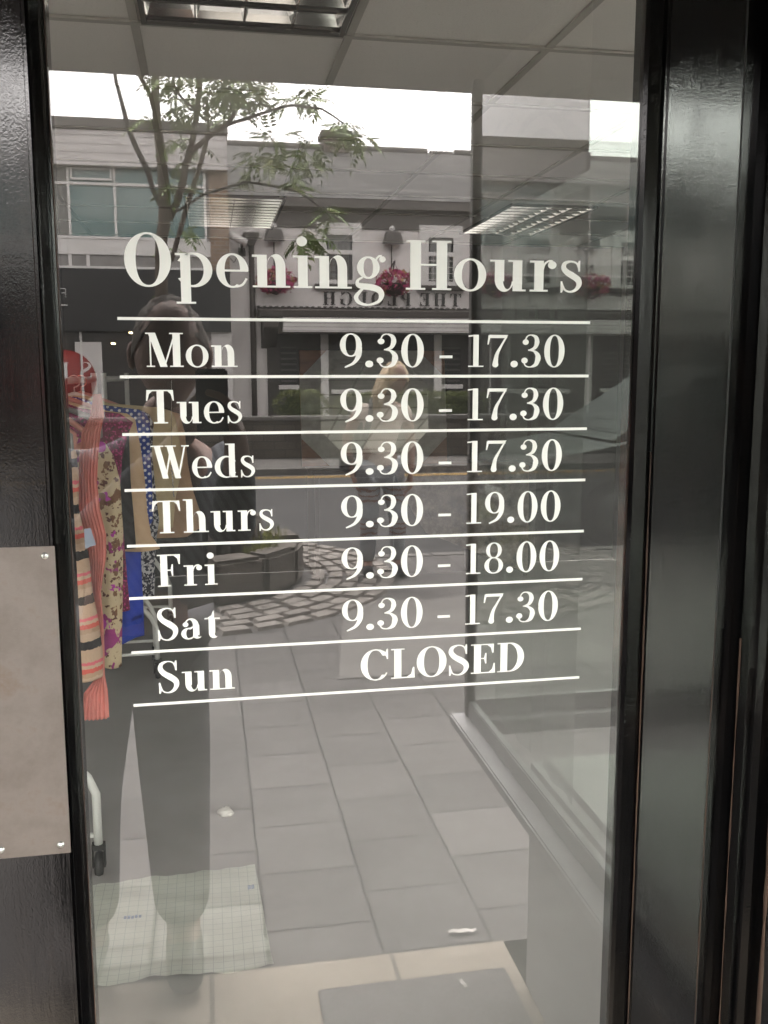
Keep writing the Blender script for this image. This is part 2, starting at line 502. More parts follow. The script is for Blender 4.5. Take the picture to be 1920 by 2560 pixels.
    if c == 'n': return g_stem(0.09, s_, 0, XH, 0.085, 0, 0.09) + g_arch(0.09, s_, 0.43, 0, XH + 0.015), 0.68
    if c == 'h': return g_stem(0.09, s_, 0, 1.03, 0.085, 0, 0.09) + g_arch(0.09, s_, 0.43, 0, XH + 0.015), 0.68
    if c == 'i': return g_stem(0.09, s_, 0, XH, 0.085, 0, 0.09) + g_disc(0.165, 0.92, 0.098), 0.33
    if c == 'u': return (g_rect(0.09, 0.2, 0.09 + s_, XH) + g_rect(0, XH - T_, 0.12, XH) + g_rect(0.43, 0, 0.43 + s_, XH) + g_rect(0.34, XH - T_, 0.46, XH) + g_rect(0.5, 0, 0.68, T_)
                         + g_band(_arc(0.27, 0.24, 0.18, 0.255, 180, 350, 18), _arc(0.33, 0.24, 0.085, 0.2, 180, 350, 18))), 0.68
    if c == 'r': return g_stem(0.09, s_, 0, XH, 0.085, 0, 0.09) + g_spine([(0.24, 0.40), (0.28, 0.56), (0.36, 0.635), (0.43, 0.62)], [T_, T_, T_, T_ * 2], 6) + g_disc(0.43, 0.555, 0.082), 0.51
    if c == 's':
        k = 0.655
        g = g_spine([(0.37, 0.49), (0.32, 0.60), (0.205, XH - 0.005), (0.095, 0.595), (0.075, 0.495), (0.14, 0.41), (0.24, 0.345), (0.35, 0.26), (0.375, 0.155), (0.31, 0.045), (0.20, 0.005), (0.1, 0.05), (0.04, 0.18)],
                    [T_, T_, T_, 0.075, 0.10, 0.12, 0.13, 0.125, 0.10, 0.06, T_, T_, T_])
        return g + [[(0.36, 0.43), (0.39, 0.43), (0.39, XH + 0.015), (0.36, XH + 0.015), (0.335, 0.57)], [(0.02, -0.015), (0.05, -0.015), (0.08, 0.07), (0.05, 0.22), (0.02, 0.22)]], 0.44
    if c == 'd': return g_rect(0.41, 0, 0.41 + s_, 1.03) + g_rect(0.31, 1.03 - T_, 0.46, 1.03) + g_rect(0.5, 0, 0.66, T_) + g_band(_arc(0.33, XH / 2, 0.33, XH / 2 + 0.018, 30, 330), _arc(0.36, XH / 2, 0.205, XH / 2 - 0.025, 30, 330)), 0.66
    if c == 'a': return (g_rect(0.33, 0.10, 0.33 + s_, 0.44) + g_band(_arc(0.29, 0.43, 0.2, 0.225, 0, 165, 16), _arc(0.24, 0.42, 0.09, 0.185, 0, 165, 16)) + g_disc(0.13, 0.46, 0.078)
                         + g_ring(0.21, 0.165, 0.205, 0.185, 0.14, T_, 60, 300) + g_spine([(0.33, 0.385), (0.28, 0.345), (0.2, 0.335)], [T_, T_, T_], 4)
                         + g_spine([(0.24, 0.005), (0.33, 0.05), (0.35, 0.13)], [T_, T_, T_], 4) + g_band(_arc(0.45, 0.1, 0.12, 0.105, 180, 330, 12), _arc(0.51, 0.12, 0.06, 0.075, 180, 330, 12))), 0.58
    if c == 't': return g_rect(0.11, 0.14, 0.11 + s_, XH + 0.0) + g_rect(0.0, XH - T_, 0.42, XH) + [[(0.05, XH - 0.02), (0.27, XH - 0.02), (0.27, 0.86), (0.235, 0.86), (0.19, 0.72)]] + g_band(_arc(0.25, 0.15, 0.14, 0.165, 180, 345, 14), _arc(0.33, 0.16, 0.06, 0.125, 180, 345, 14)), 0.42
    if c == 'g': return (g_ring(0.26, 0.43, 0.215, 0.225, 0.125, T_) + g_spine([(0.40, 0.58), (0.46, 0.66), (0.52, 0.665)], [T_, T_, T_], 5) + g_disc(0.53, 0.60, 0.062)
                         + g_spine([(0.15, 0.235), (0.06, 0.17), (0.06, 0.09), (0.14, 0.055), (0.32, 0.035), (0.46, -0.02), (0.51, -0.12), (0.45, -0.25), (0.26, -0.32), (0.09, -0.28), (0.025, -0.17), (0.09, -0.06), (0.17, 0.02)],
                                   [T_, T_ * 1.3, 0.09, 0.12, 0.13, 0.125, 0.105, 0.06, T_, 0.07, 0.085, 0.06, T_])), 0.58
    if c == '0': return g_ring(0.30, 0.5, 0.30, 0.52, 0.168, T_), 0.60
    if c == '1': return g_stem(0.20, 0.155, 0, 1, 0.14) + [[(0.06, 0.975), (0.06, 0.935), (0.25, 0.955), (0.25, 1.0)]], 0.50
    if c == '3': return (g_spine([(0.10, 0.80), (0.17, 0.96), (0.29, 1.0), (0.42, 0.93), (0.455, 0.77), (0.39, 0.60), (0.24, 0.53)], [T_, T_, T_, 0.11, 0.14, 0.10, T_])
                         + g_spine([(0.20, 0.53), (0.36, 0.50), (0.47, 0.39), (0.49, 0.26), (0.43, 0.08), (0.28, 0.0), (0.14, 0.03), (0.07, 0.16)], [T_, 0.06, 0.13, 0.16, 0.12, T_, T_, T_]) + g_disc(0.125, 0.78, 0.088) + g_disc(0.10, 0.20, 0.092)), 0.57
    if c == '7': return (g_rect(0.05, 1 - 0.10, 0.57, 1.0) + [[(0.0, 0.70), (0.035, 0.70), (0.08, 0.90), (0.03, 1)], [(0.565, 1), (0.53, 0.9), (0.60, 1.0)]]
                         + g_spine([(0.55, 0.95), (0.40, 0.66), (0.28, 0.40), (0.235, 0.12)], [T_ * 1.2, T_ * 1.6, 0.10, 0.16], 8) + g_disc(0.235, 0.075, 0.088)), 0.58
    if c == '8': return g_ring(0.29, 0.755, 0.235, 0.265, 0.115, T_) + g_ring(0.29, 0.255, 0.28, 0.275, 0.135, T_), 0.57
    if c == '9': return (g_ring(0.29, 0.665, 0.285, 0.355, 0.15, T_) + g_spine([(0.51, 0.60), (0.49, 0.35), (0.36, 0.12), (0.13, -0.01)], [0.14, 0.13, 0.085, T_], 8)), 0.58
    if c == '.': return g_disc(0.10, 0.09, 0.105), 0.20
    if c == '-': return g_rect(0, 0.27, 0.36, 0.355), 0.36
    return [], 0.3

def lay(text, track=0.075, y_fit=False):
    """pieces of a line of lettering, baseline y = 0, cap height 1, with the line's width"""
    out, x = [], 0.0
    for c in text:
        ps, w = glyph(c)
        if c == ' ': x += 0.34; continue
        out += [[(p[0] + x, p[1]) for p in q] for q in ps]
        x += w + track
    xs = [p[0] for q in out for p in q]
    return out, min(xs), max(xs)

def lettering(name, text, x0, x1, base, cap, y, mat, parent, track=0.075, flip=False, plane='y', depth=0.0):
    """flip: for a wall that faces the shop (read looking along -y); depth: raised letters"""
    ps, a, b = lay(text, track)
    k = (x1 - x0) / (b - a)
    m = MB()
    for i, q in enumerate(ps):
        pts = []
        off = 0.000012 * (i % 9)
        for (u, v) in q:
            x = x0 + (u - a) * k
            if flip: x = x1 - (u - a) * k
            pts.append((x, y + (-off if not flip else off * 40), base + v * cap))
        if flip: pts = pts[::-1]
        if depth: m.prism(pts, (0, depth, 0))
        else: m.poly(pts)
    return m.build(name, mat, parent)

# ------------------------------------------------------------------ the shop door
door = thing('shop_door', 'black gloss door with one tall glass pane and white opening hours lettering', 'door', (0.15, 0, 0.02))
GL, GR, GB, GT = -0.1285, 0.4235, 0.27, 1.99
FY0, FY1 = -0.017, 0.030                                   # stile front and back
def stile(x0, x1, z0=0.02, z1=2.10):
    m = MB(); m.box((x0, FY0, z0), (x1, FY1, z1), 0.003)
    return m
stile(-0.262, GL - 0.014).build('lock_stile', M_BLACK, door)
stile(GR + 0.016, 0.521).build('hinge_stile', M_BLACK, door)
m = MB(); m.box((GL - 0.012, FY0, 0.02), (GR + 0.014, FY1, GB), 0.003); m.build('bottom_rail', M_BLACK, door)
m = MB(); m.box((GL - 0.012, FY0, GT), (GR + 0.014, FY1, 2.10), 0.003); m.build('top_rail', M_BLACK, door)
def bead(pts, z0, z1):
    """an upright glazing bead: profile pts (x, y) drawn from z0 to z1"""
    m = MB(); m.prism([(x, y, z0) for x, y in pts], (0, 0, z1 - z0))
    return m
bead([(GL - 0.0145, FY0 + 0.004), (GL - 0.0145, 0.020), (GL + 0.001, 0.020), (GL + 0.001, -0.003), (GL - 0.002, -0.005), (GL - 0.004, -0.009), (GL - 0.010, FY0 + 0.001)], GB + 0.001, GT - 0.001).build('glazing_bead', M_BLACKD, door)
bead([(GR + 0.0165, FY0 + 0.004), (GR + 0.011, FY0 + 0.001), (GR + 0.006, -0.009), (GR + 0.003, -0.005), (GR - 0.001, -0.003), (GR - 0.001, 0.020), (GR + 0.0165, 0.020)], GB + 0.001, GT - 0.001).build('glazing_bead', M_BLACKD, door)
m = MB(); m.prism([(GL, FY0 + 0.002, GB - 0.001), (GL, -0.003, GB + 0.014), (GL, 0.02, GB + 0.014), (GL, 0.02, GB - 0.001)], (GR - GL, 0, 0)); m.build('glazing_bead', M_BLACKD, door)
m = MB(); m.prism([(GL, FY0 + 0.002, GT + 0.001), (GL, 0.02, GT + 0.001), (GL, 0.02, GT - 0.014), (GL, -0.003, GT - 0.014)], (GR - GL, 0, 0)); m.build('glazing_bead', M_BLACKD, door)
pane = pane_box((GL - 0.0005, 0.0, GB + 0.003), (GR + 0.0005, 0.006, GT - 0.003), '-y').build('glass_pane', [M_GLASS, M_CLEAR], door)
pane['label'] = 'clear pane lettered with opening hours and mirroring the street'
RULE = [1.5490, 1.4965, 1.4437, 1.3916, 1.3387, 1.2882, 1.2352, 1.1826]
YL = -0.0004
for z in RULE:
    m = MB(); m.quad((-0.0785, YL, z - 0.00135), (0.3765, YL, z - 0.00135), (0.3765, YL, z + 0.00135), (-0.0785, YL, z + 0.00135))
    m.build('rule_line', M_VINYL, pane)
lettering('lettering', 'Opening', -0.0705, 0.1695, 1.5785, 0.0460, YL, M_VINYL, pane, 0.07)
lettering('lettering', 'Hours', 0.1890, 0.3665, 1.5785, 0.0460, YL, M_VINYL, pane, 0.07)
BASE = [1.5055, 1.4535, 1.4020, 1.3500, 1.2985, 1.2460, 1.1935]
DAYS = [('Mon', -0.0545, 0.0285), ('Tues', -0.0560, 0.0315), ('Weds', -0.0535, 0.0425), ('Thurs', -0.0545, 0.0595), ('Fri', -0.0515, 0.0045), ('Sat', -0.0535, 0.0055), ('Sun', -0.0545, 0.0185)]
ENDS = ['17.30', '17.30', '17.30', '19.00', '18.00', '17.30']
for i, (w, a, b) in enumerate(DAYS):
    lettering('lettering', w, a, b, BASE[i], 0.0310, YL, M_VINYL, pane)
    if i < 6:
        lettering('lettering', '9.30', 0.1250, 0.2070, BASE[i], 0.0310, YL, M_VINYL, pane, 0.085)
        lettering('lettering', '-', 0.2225, 0.2355, BASE[i], 0.0310, YL, M_VINYL, pane)
        lettering('lettering', ENDS[i], 0.2515, 0.3505, BASE[i], 0.0310, YL, M_VINYL, pane, 0.10)
lettering('lettering', 'CLOSED', 0.1435, 0.3150, BASE[6], 0.0310, YL, M_VINYL, pane, 0.05)
# finger plate
m = MB(); m.box((-0.2165, FY0 - 0.0016, 1.0465), (-0.1405, FY0 - 0.0002, 1.3445), 0.0006)
plate = m.build('finger_plate', M_STEEL, door)
plate['label'] = 'satin metal finger plate with pitted dull surface'
for (x, z) in ((-0.1495, 1.3355), (-0.1495, 1.0555), (-0.2035, 1.0555), (-0.2035, 1.3355)):
    m = MB()
    m.lathe([(0.0001, -0.0022), (0.0022, -0.0019), (0.0034, -0.0008), (0.0036, 0)], (x, FY0 - 0.0016, z), 20, 'y')
    m.box((x - 0.0016, FY0 - 0.00395, z - 0.0003), (x + 0.0016, FY0 - 0.0036, z + 0.0003))
    m.box((x - 0.0003, FY0 - 0.00396, z - 0.0016), (x + 0.0003, FY0 - 0.0036, z + 0.0016))
    m.build('screw', M_CHROME, plate)

# ------------------------------------------------------------------ door frame
frame = thing('door_frame', 'black gloss moulded door frame beside the hinge edge of the door', 'door frame', (0.55, 0, 0))
m = MB()
m.prism([(0.526, 0.002, 0.0), (0.526, 0.10, 0.0), (0.618, 0.10, 0.0), (0.618, -0.052, 0.0), (0.6, -0.055, 0.0), (0.578, -0.052, 0), (0.572, -0.03, 0), (0.567, -0.024, 0.0), (0.556, -0.024, 0), (0.551, -0.016, 0.0), (0.549, 0.002, 0)][::-1], (0, 0, 2.2))
m.build('jamb', M_BLACKD, frame)
m = MB()
m.prism([(-0.267, 0.002, 0.0), (-0.29, 0.002, 0.0), (-0.292, -0.016, 0.0), (-0.297, -0.024, 0), (-0.308, -0.024, 0), (-0.313, -0.03, 0), (-0.319, -0.052, 0), (-0.36, -0.055, 0), (-0.36, 0.10, 0), (-0.267, 0.10, 0)][::-1], (0, 0, 2.2))
m.build('jamb', M_BLACKD, frame)
m = MB(); m.box((-0.266, -0.05, 2.104), (0.525, 0.10, 2.2), 0.004); m.build('head_rail', M_BLACKD, frame)
m = MB(); m.box((0.5225, -0.010, 0.05), (0.5255, 0.02, 2.09)); m.build('draught_strip', plain('dark rubber', (0.01, 0.01, 0.01), 0.6), frame)
m = MB(); m.box((-0.265, -0.03, 0.0), (0.525, 0.05, 0.017), 0.003); m.build('threshold', plain('worn threshold metal', (0.3, 0.29, 0.27), 0.4, metal=0.8), frame)

def rubbed(x, y, z0, z1, r, parent):
    m = MB(); n = 26
    pts = [(x + random.uniform(-1, 1) * 0.0002, y, z0 + (z1 - z0) * k / n) for k in range(n + 1)]
    m.tube(pts, [r * random.uniform(0.35, 1.1) for _ in pts], 6)
    m.build('rubbed_arris', M_BAREWOOD, parent)
rubbed(GR + 0.0165, FY0 + 0.002, 0.5, 1.42, 0.0011, door)
rubbed(0.5205, FY0 + 0.001, 0.6, 1.25, 0.0008, door)
rubbed(0.5505, -0.0165, 0.5, 1.22, 0.0012, frame)
rubbed(0.5765, -0.050, 0.4, 1.18, 0.0030, frame)
rubbed(GL + 0.0005, -0.0035, 0.5, 1.9, 0.0007, door)
# ------------------------------------------------------------------ shop shell and lobby
M_CEIL = NT('fissured ceiling tile')
_v = M_CEIL.co('xyz')
_n = M_CEIL.noise(_v, 170, 3, 0.7)
_n2 = M_CEIL.noise(_v, 1.4, 3)
M_CEIL.base(M_CEIL.mix(0.5, M_CEIL.ramp(_n, [(0.28, (0.40, 0.37, 0.345)), (0.42, (0.84, 0.80, 0.765))]), M_CEIL.ramp(_n2, [(0.3, (0.74, 0.71, 0.68)), (0.7, (0.84, 0.81, 0.775))])))
M_CEIL.set(Roughness=0.9); M_CEIL.bump(_n, 0.001); M_CEIL = M_CEIL.m
M_TBAR = plain('grey ceiling grid', (0.47, 0.445, 0.41), 0.5, 0.08)
M_SFLOOR = plain('grey shop floor', (0.30, 0.288, 0.282), 0.55, 0.10, 2.0, spec=0.3)
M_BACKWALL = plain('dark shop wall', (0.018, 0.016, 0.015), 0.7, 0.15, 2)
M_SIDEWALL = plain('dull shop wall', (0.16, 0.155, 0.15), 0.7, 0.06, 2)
M_BROWN = plain('brown wood', (0.20, 0.085, 0.04), 0.45, 0.3, 5, stretch=(1, 1, 6))
M_DARKWOOD = plain('dark stained wood', (0.028, 0.022, 0.02), 0.4, 0.3, 5)
CEIL_Z, BACK_Y = 2.46, 6.14
m = MB(); m.box((-4.2, 0.04, -0.3), (3.2, BACK_Y, -0.001)); struct(m.build('shop_floor', M_SFLOOR))
LIGHTS = [(-0.150, 0.760, 0.56, 1.17), (-0.100, 4.50, 0.56, 1.14), (1.75, 4.48, 0.53, 1.15)]
m = MB()
_xs = sorted({-4.2, 3.2} | {l[0] for l in LIGHTS} | {l[0] + l[2] for l in LIGHTS}); _ys = sorted({-1.30, BACK_Y} | {l[1] for l in LIGHTS} | {l[1] + l[3] for l in LIGHTS})
for i in range(len(_xs) - 1):
    for j in range(len(_ys) - 1):
        cx_, cy_ = (_xs[i] + _xs[i + 1]) / 2, (_ys[j] + _ys[j + 1]) / 2
        if any(l[0] < cx_ < l[0] + l[2] and l[1] < cy_ < l[1] + l[3] for l in LIGHTS): continue
        m.quad((_xs[i], _ys[j], CEIL_Z + 0.004), (_xs[i], _ys[j + 1], CEIL_Z + 0.004), (_xs[i + 1], _ys[j + 1], CEIL_Z + 0.004), (_xs[i + 1], _ys[j], CEIL_Z + 0.004))
struct(m.build('ceiling', M_CEIL))
GX0, GY0 = -0.170, 1.945
m = MB()
xs = [GX0 + 0.6 * i for i in range(-6, 6)]
ys = [GY0 + 0.6 * j for j in range(-5, 8)]
def _runs(a, b, cuts):
    out = [(a, b)]
    for (p, q) in cuts: out = [r for (u, v) in out for r in ((u, min(v, p)), (max(u, q), v)) if r[1] - r[0] > 0.01]
    return out
for x in xs:
    for (p, q) in _runs(-1.29, BACK_Y - 0.01, [(l[1], l[1] + l[3]) for l in LIGHTS if l[0] < x < l[0] + l[2]]): m.box((x - 0.012, p, CEIL_Z - 0.004), (x + 0.012, q, CEIL_Z + 0.003))
for yv in ys:
    for (p, q) in _runs(-4.1, 3.1, [(l[0], l[0] + l[2]) for l in LIGHTS if l[1] < yv < l[1] + l[3]]): m.box((p, yv - 0.012, CEIL_Z - 0.0065), (q, yv + 0.012, CEIL_Z + 0.001))
struct(m.build('ceiling_grid', M_TBAR))
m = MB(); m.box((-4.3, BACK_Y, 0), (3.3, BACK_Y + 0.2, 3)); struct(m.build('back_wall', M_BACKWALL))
m = MB(); m.box((-4.4, -1.3, 0), (-4.2, BACK_Y + 0.2, 0.5)); m.box((-4.4, -1.3, 2.42), (-4.2, BACK_Y + 0.2, 3)); m.box((-4.4, 1.1, 0.501), (-4.2, BACK_Y + 0.2, 2.419)); struct(m.build('side_wall', M_SIDEWALL))
sdw = thing('side_window', 'unseen window added in the far side wall to bring daylight into the shop', 'window', (-4.3, 0.4, 0.5))  # added opening, out of view, that brightens the inside of the shop
m = MB()
for yy in (-1.28, 0.0, 1.03): m.box((-4.33, yy, 0.501), (-4.27, yy + 0.06, 2.419))
m.build('frame', M_WHITEPVC, sdw)
m = MB(); m.box((-4.302, -1.2, 0.502), (-4.298, 1.02, 2.418)); m.build('pane', M_CLEAR, sdw)
m = MB(); m.box((3.2, -1.3, 0), (3.4, BACK_Y + 0.2, 0.5)); m.box((3.2, -1.3, 2.42), (3.4, BACK_Y + 0.2, 3)); m.box((3.2, 1.1, 0.501), (3.4, BACK_Y + 0.2, 2.419)); struct(m.build('side_wall', M_SIDEWALL))
sdw = thing('side_window', 'unseen window added in the near side wall to bring daylight into the shop', 'window', (3.3, 0.0, 0.5))  # second added opening, unseen, that lights the garments and floor sideways
m = MB()
for yy in (-1.28, 0.0, 1.03): m.box((3.27, yy, 0.501), (3.33, yy + 0.06, 2.419))
m.build('frame', M_WHITEPVC, sdw)
m = MB(); m.box((3.298, -1.2, 0.502), (3.302, 1.02, 2.418)); m.build('pane', M_CLEAR, sdw)

# ceiling lights: recessed fittings with bright louvres
M_LOUVRE = plain('polished aluminium louvre', (0.93, 0.92, 0.90), 0.09, 0.02, metal=1.0)
M_TRAY = plain('dull tray', (0.10, 0.097, 0.093), 0.4, 0.05)
M_TUBE = plain('unlit tube glass', (0.35, 0.35, 0.34), 0.3, 0.02)
M_FRAMEDK = plain('dark louvre frame', (0.10, 0.095, 0.09), 0.4, 0.1)
def ceiling_light(x0, y0, w, d, label, nx, ny):
    t = thing('ceiling_light', label, 'ceiling light', (x0 + w / 2, y0 + d / 2, CEIL_Z), 'recessed ceiling lights with louvres')
    z = CEIL_Z - 0.008
    m = MB()
    for a, b in (((x0, y0), (x0 + w, y0 + 0.012)), ((x0, y0 + d - 0.012), (x0 + w, y0 + d)), ((x0, y0 + 0.012), (x0 + 0.012, y0 + d - 0.012)), ((x0 + w - 0.012, y0 + 0.012), (x0 + w, y0 + d - 0.012))):
        m.box((a[0], a[1], z - 0.004), (b[0], b[1], z + 0.012))
    m.build('frame', M_FRAMEDK, t)
    m = MB(); m.quad((x0, y0, z + 0.09), (x0 + w, y0, z + 0.09), (x0 + w, y0 + d, z + 0.09), (x0, y0 + d, z + 0.09))
    for (a, b) in (((x0 + .001, y0), (x0 + .001, y0 + d)), ((x0 + w - .001, y0), (x0 + w - .001, y0 + d)), ((x0, y0 + .001), (x0 + w, y0 + .001)), ((x0, y0 + d - .001), (x0 + w, y0 + d - .001))):
        m.quad((a[0], a[1], z), (b[0], b[1], z), (b[0], b[1], z + .09), (a[0], a[1], z + .09))
    m.build('tray', M_TRAY, t)
    lv = MB()
    def blade(p, q, dirv, h=0.052):
        """a blade with a hollow curved face each side, thick at the top"""
        prof = [(0.001, 0.0), (0.0013, 0.07), (0.0036, 0.30), (0.010, 0.65), (0.018, 1.0)]
        L, U = Vector(p), Vector(q)
        dv = Vector(dirv)
        vs = []
        for e in (L, U):
            for s in (1, -1):
                for (o, f) in prof: vs.append(e + dv * o * s + Vector((0, 0, f * h)))
        n = len(prof)
        fs = []
        for s in range(2):
            for i in range(n - 1):
                a = s * n + i; b = 2 * n + s * n + i
                fs.append((a, a + 1, b + 1, b))
        fs.append((0, n, 3 * n, 2 * n))
        lv.add(vs, fs, False)
    for i in range(0, nx + 1):
        x = x0 + 0.014 + (w - 0.028) * i / nx
        blade((x, y0 + 0.013, z + 0.002), (x, y0 + d - 0.013, z + 0.002), (1, 0, 0))
    for j in range(0, ny + 1):
        yy = y0 + 0.014 + (d - 0.028) * j / ny
        blade((x0 + 0.013, yy, z + 0.001), (x0 + w - 0.013, yy, z + 0.001), (0, 1, 0))
    lv.build('louvre', M_LOUVRE, t)
    for i in range(nx):
        x = x0 + w * (i + 0.5) / nx
        m = MB(); m.tube([(x, y0 + 0.03, z + 0.072), (x, y0 + d - 0.03, z + 0.072)], 0.012, 10); m.build('fluorescent_tube', M_TUBE, t)
    return t
ceiling_light(*LIGHTS[0], 'louvred ceiling light just inside the door, cut off by the top edge', 4, 8)
ceiling_light(*LIGHTS[1], 'louvred ceiling light deep in the shop, above the O of Opening', 4, 11)
ceiling_light(*LIGHTS[2], 'louvred ceiling light above the word Hours, seen at a slant', 4, 11)

# lobby: the door stands back between two shop windows
M_SLAB = bricks('beige stone slabs', (0.27, 0.235, 0.19), (0.31, 0.27, 0.22), (0.14, 0.125, 0.105), 0.46, 0.60, 'xy', 0.006, 0.9, 0.002, 0.0, 0.3, (0.03, 0.72))
m = MB(); m.box((-0.9, -1.32, -0.3), (0.734, 0.04, 0.0)); struct(m.build('lobby_floor', M_SLAB))
M_SOFFIT = plain('dark lobby soffit boards', (0.055, 0.05, 0.047), 0.6, 0.1)
m = MB(); m.box((-0.95, -1.36, 2.176), (0.70, 0.10, 2.40)); struct(m.build('lobby_soffit', M_SOFFIT))
M_POST = plain('grey window post', (0.13, 0.12, 0.115), 0.5, 0.12, 3)
M_SILL = plain('pale grey sill paint', (0.30, 0.295, 0.295), 0.45, 0.08, 4)
M_RAILGREY = plain('mid grey frame', (0.24, 0.235, 0.23), 0.5, 0.08)
M_RISER = plain('grey stallriser panel', (0.27, 0.265, 0.26), 0.6, 0.06, 2)
M_SMEAR = NT('white paint smears')
M_SMEAR.t.nodes.remove(M_SMEAR.p)
_df = M_SMEAR.n('ShaderNodeBsdfDiffuse'); _df.inputs[0].default_value = (0.86, 0.86, 0.83, 1)
_tr = M_SMEAR.n('ShaderNodeBsdfTransparent')
_mx = M_SMEAR.n('ShaderNodeMixShader')
_w = M_SMEAR.noise(M_SMEAR.co('xyz', (1, 3, 3)), 40, 4)
M_SMEAR.l(M_SMEAR.math('MULTIPLY', _w, 0.8), _mx.inputs[0]); M_SMEAR.l(_tr.outputs[0], _mx.inputs[1]); M_SMEAR.l(_df.outputs[0], _mx.inputs[2]); M_SMEAR.l(_mx.outputs[0], M_SMEAR.out.inputs[0]); M_SMEAR = M_SMEAR.m

M_DECK = plain('pale display deck', (0.36, 0.365, 0.34), 0.7, 0.06, 3)
def shop_window(sg, label):
    """a shop window that returns along the lobby; sg = +1 beside the hinge edge, -1 beside the lock edge"""
    X = lambda x: x if sg > 0 else -0.22 - x
    far = 3.15 if sg > 0 else -4.15
    t = thing('shop_window', label, 'shop window', (X(0.65), -0.7, 0), 'shop windows either side of the lobby')
    m = MB(); m.box((X(0.630), -1.355, 0.625), (X(0.655), -1.33, 2.176), 0.002); m.build('corner_post', M_POST, t)
    m = MB(); m.box((X(0.596), -1.37, 0.597), (X(0.66), -0.06, 0.624), 0.004); m.box((X(0.6605), -1.40, 0.582), (far, -1.30, 0.624), 0.004); m.build('sill', M_SILL, t)
    m = MB(); m.box((X(0.634), -1.329, 0.6245), (X(0.654), -0.06, 0.668), 0.003); m.box((X(0.656), -1.354, 0.6245), (far, -1.334, 0.668), 0.003); m.build('bottom_rail', M_RAILGREY, t)
    m = MB(); m.box((X(0.734), -1.13, 0.0), (X(0.76), -0.0, 0.581)); m.box((X(0.7605), -1.13, 0), (far, -1.10, 0.581)); m.build('stallriser', M_RISER, t)
    m = MB(); m.box((X(0.762), -1.098, 0.56), (far, 0.06, 0.6)); m.box((X(0.762), 0.03, 0.0), (far, 0.06, 0.559)); m.build('display_deck', M_DECK, t)
    a, b = sorted((X(0.6405), X(0.6465)))
    p = pane_box((a, -1.329, 0.668), (b, -0.06, 2.176), '-x' if sg > 0 else '+x')
    p.build('glass_pane', [M_SIDEGLASS, M_CLEAR], t)['label'] = 'greenish side pane facing the lobby'
    p = pane_box((min(X(0.656), far), -1.347, 0.668), (max(X(0.656), far), -1.341, 2.176), '-y')
    p.build('glass_pane', [M_SIDEGLASS, M_CLEAR], t)['label'] = 'front pane facing the pavement'
    for xx in (1.95,):
        m = MB(); m.box((X(xx), -1.356, 0.669), (X(xx + 0.03), -1.332, 2.175), 0.002); m.build('mullion', M_POST, t)
    return t
sw = shop_window(1, 'shop window beside the door hinges with grey post and smeared glass')
def swirl(name, pts, w):
    """a streak of whitening wiped over the inside of the side pane: pts are photo spots in the mirrored pane"""
    P = []
    for (px, py) in pts:
        d = ray(px, py); k = 0.6475 / d.x
        P.append((-(-CAM_D + d.y * k), CAM_H + d.z * k))
    m = MB(); L = []
    for i, (a, b) in enumerate(P):
        p, q = P[max(i - 1, 0)], P[min(i + 1, len(P) - 1)]
        dx, dz = q[0] - p[0], q[1] - p[1]; h = math.hypot(dx, dz) or 1
        ww = w * math.sin(math.pi * (i + 0.6) / (len(P) + 0.2)) 
        L.append(((0.6475, a - dz / h * ww, b + dx / h * ww), (0.6475, a + dz / h * ww, b - dx / h * ww)))
    for i in range(len(L) - 1): m.quad(L[i][0], L[i + 1][0], L[i + 1][1], L[i][1])
    return m
def bez(p, n=14):
    out = []
    for i in range(n + 1):
        t = i / n
        out.append(tuple((1 - t) ** 3 * p[0][k] + 3 * (1 - t) ** 2 * t * p[1][k] + 3 * (1 - t) * t * t * p[2][k] + t ** 3 * p[3][k] for k in (0, 1)))
    return out
m = MB()
for p, w in (([(1280, 382), (1300, 320), (1330, 275), (1365, 284)], 0.010), ([(1312, 384), (1330, 335), (1365, 310), (1400, 350)], 0.008), ([(1365, 284), (1400, 295), (1440, 340), (1478, 345)], 0.012),
             ([(1325, 300), (1345, 260), (1370, 235), (1390, 215)], 0.007), ([(1360, 284), (1390, 250), (1420, 232), (1460, 222)], 0.009), ([(1235, 350), (1240, 320), (1250, 305), (1262, 300)], 0.006),
             ([(1250, 360), (1258, 330), (1268, 312), (1280, 308)], 0.006), ([(1276, 300), (1285, 270), (1292, 240), (1296, 205)], 0.006), ([(1392, 295), (1420, 270), (1445, 262), (1475, 255)], 0.010), ([(1400, 320), (1430, 345), (1445, 370), (1455, 384)], 0.006)):
    sm_ = swirl('s', bez(p), w); m.add(sm_.v, sm_.f)
m.build('paint_smear', M_SMEAR, sw)
sw2 = shop_window(-1, 'shop window beside the lock edge of the door with clean glass')
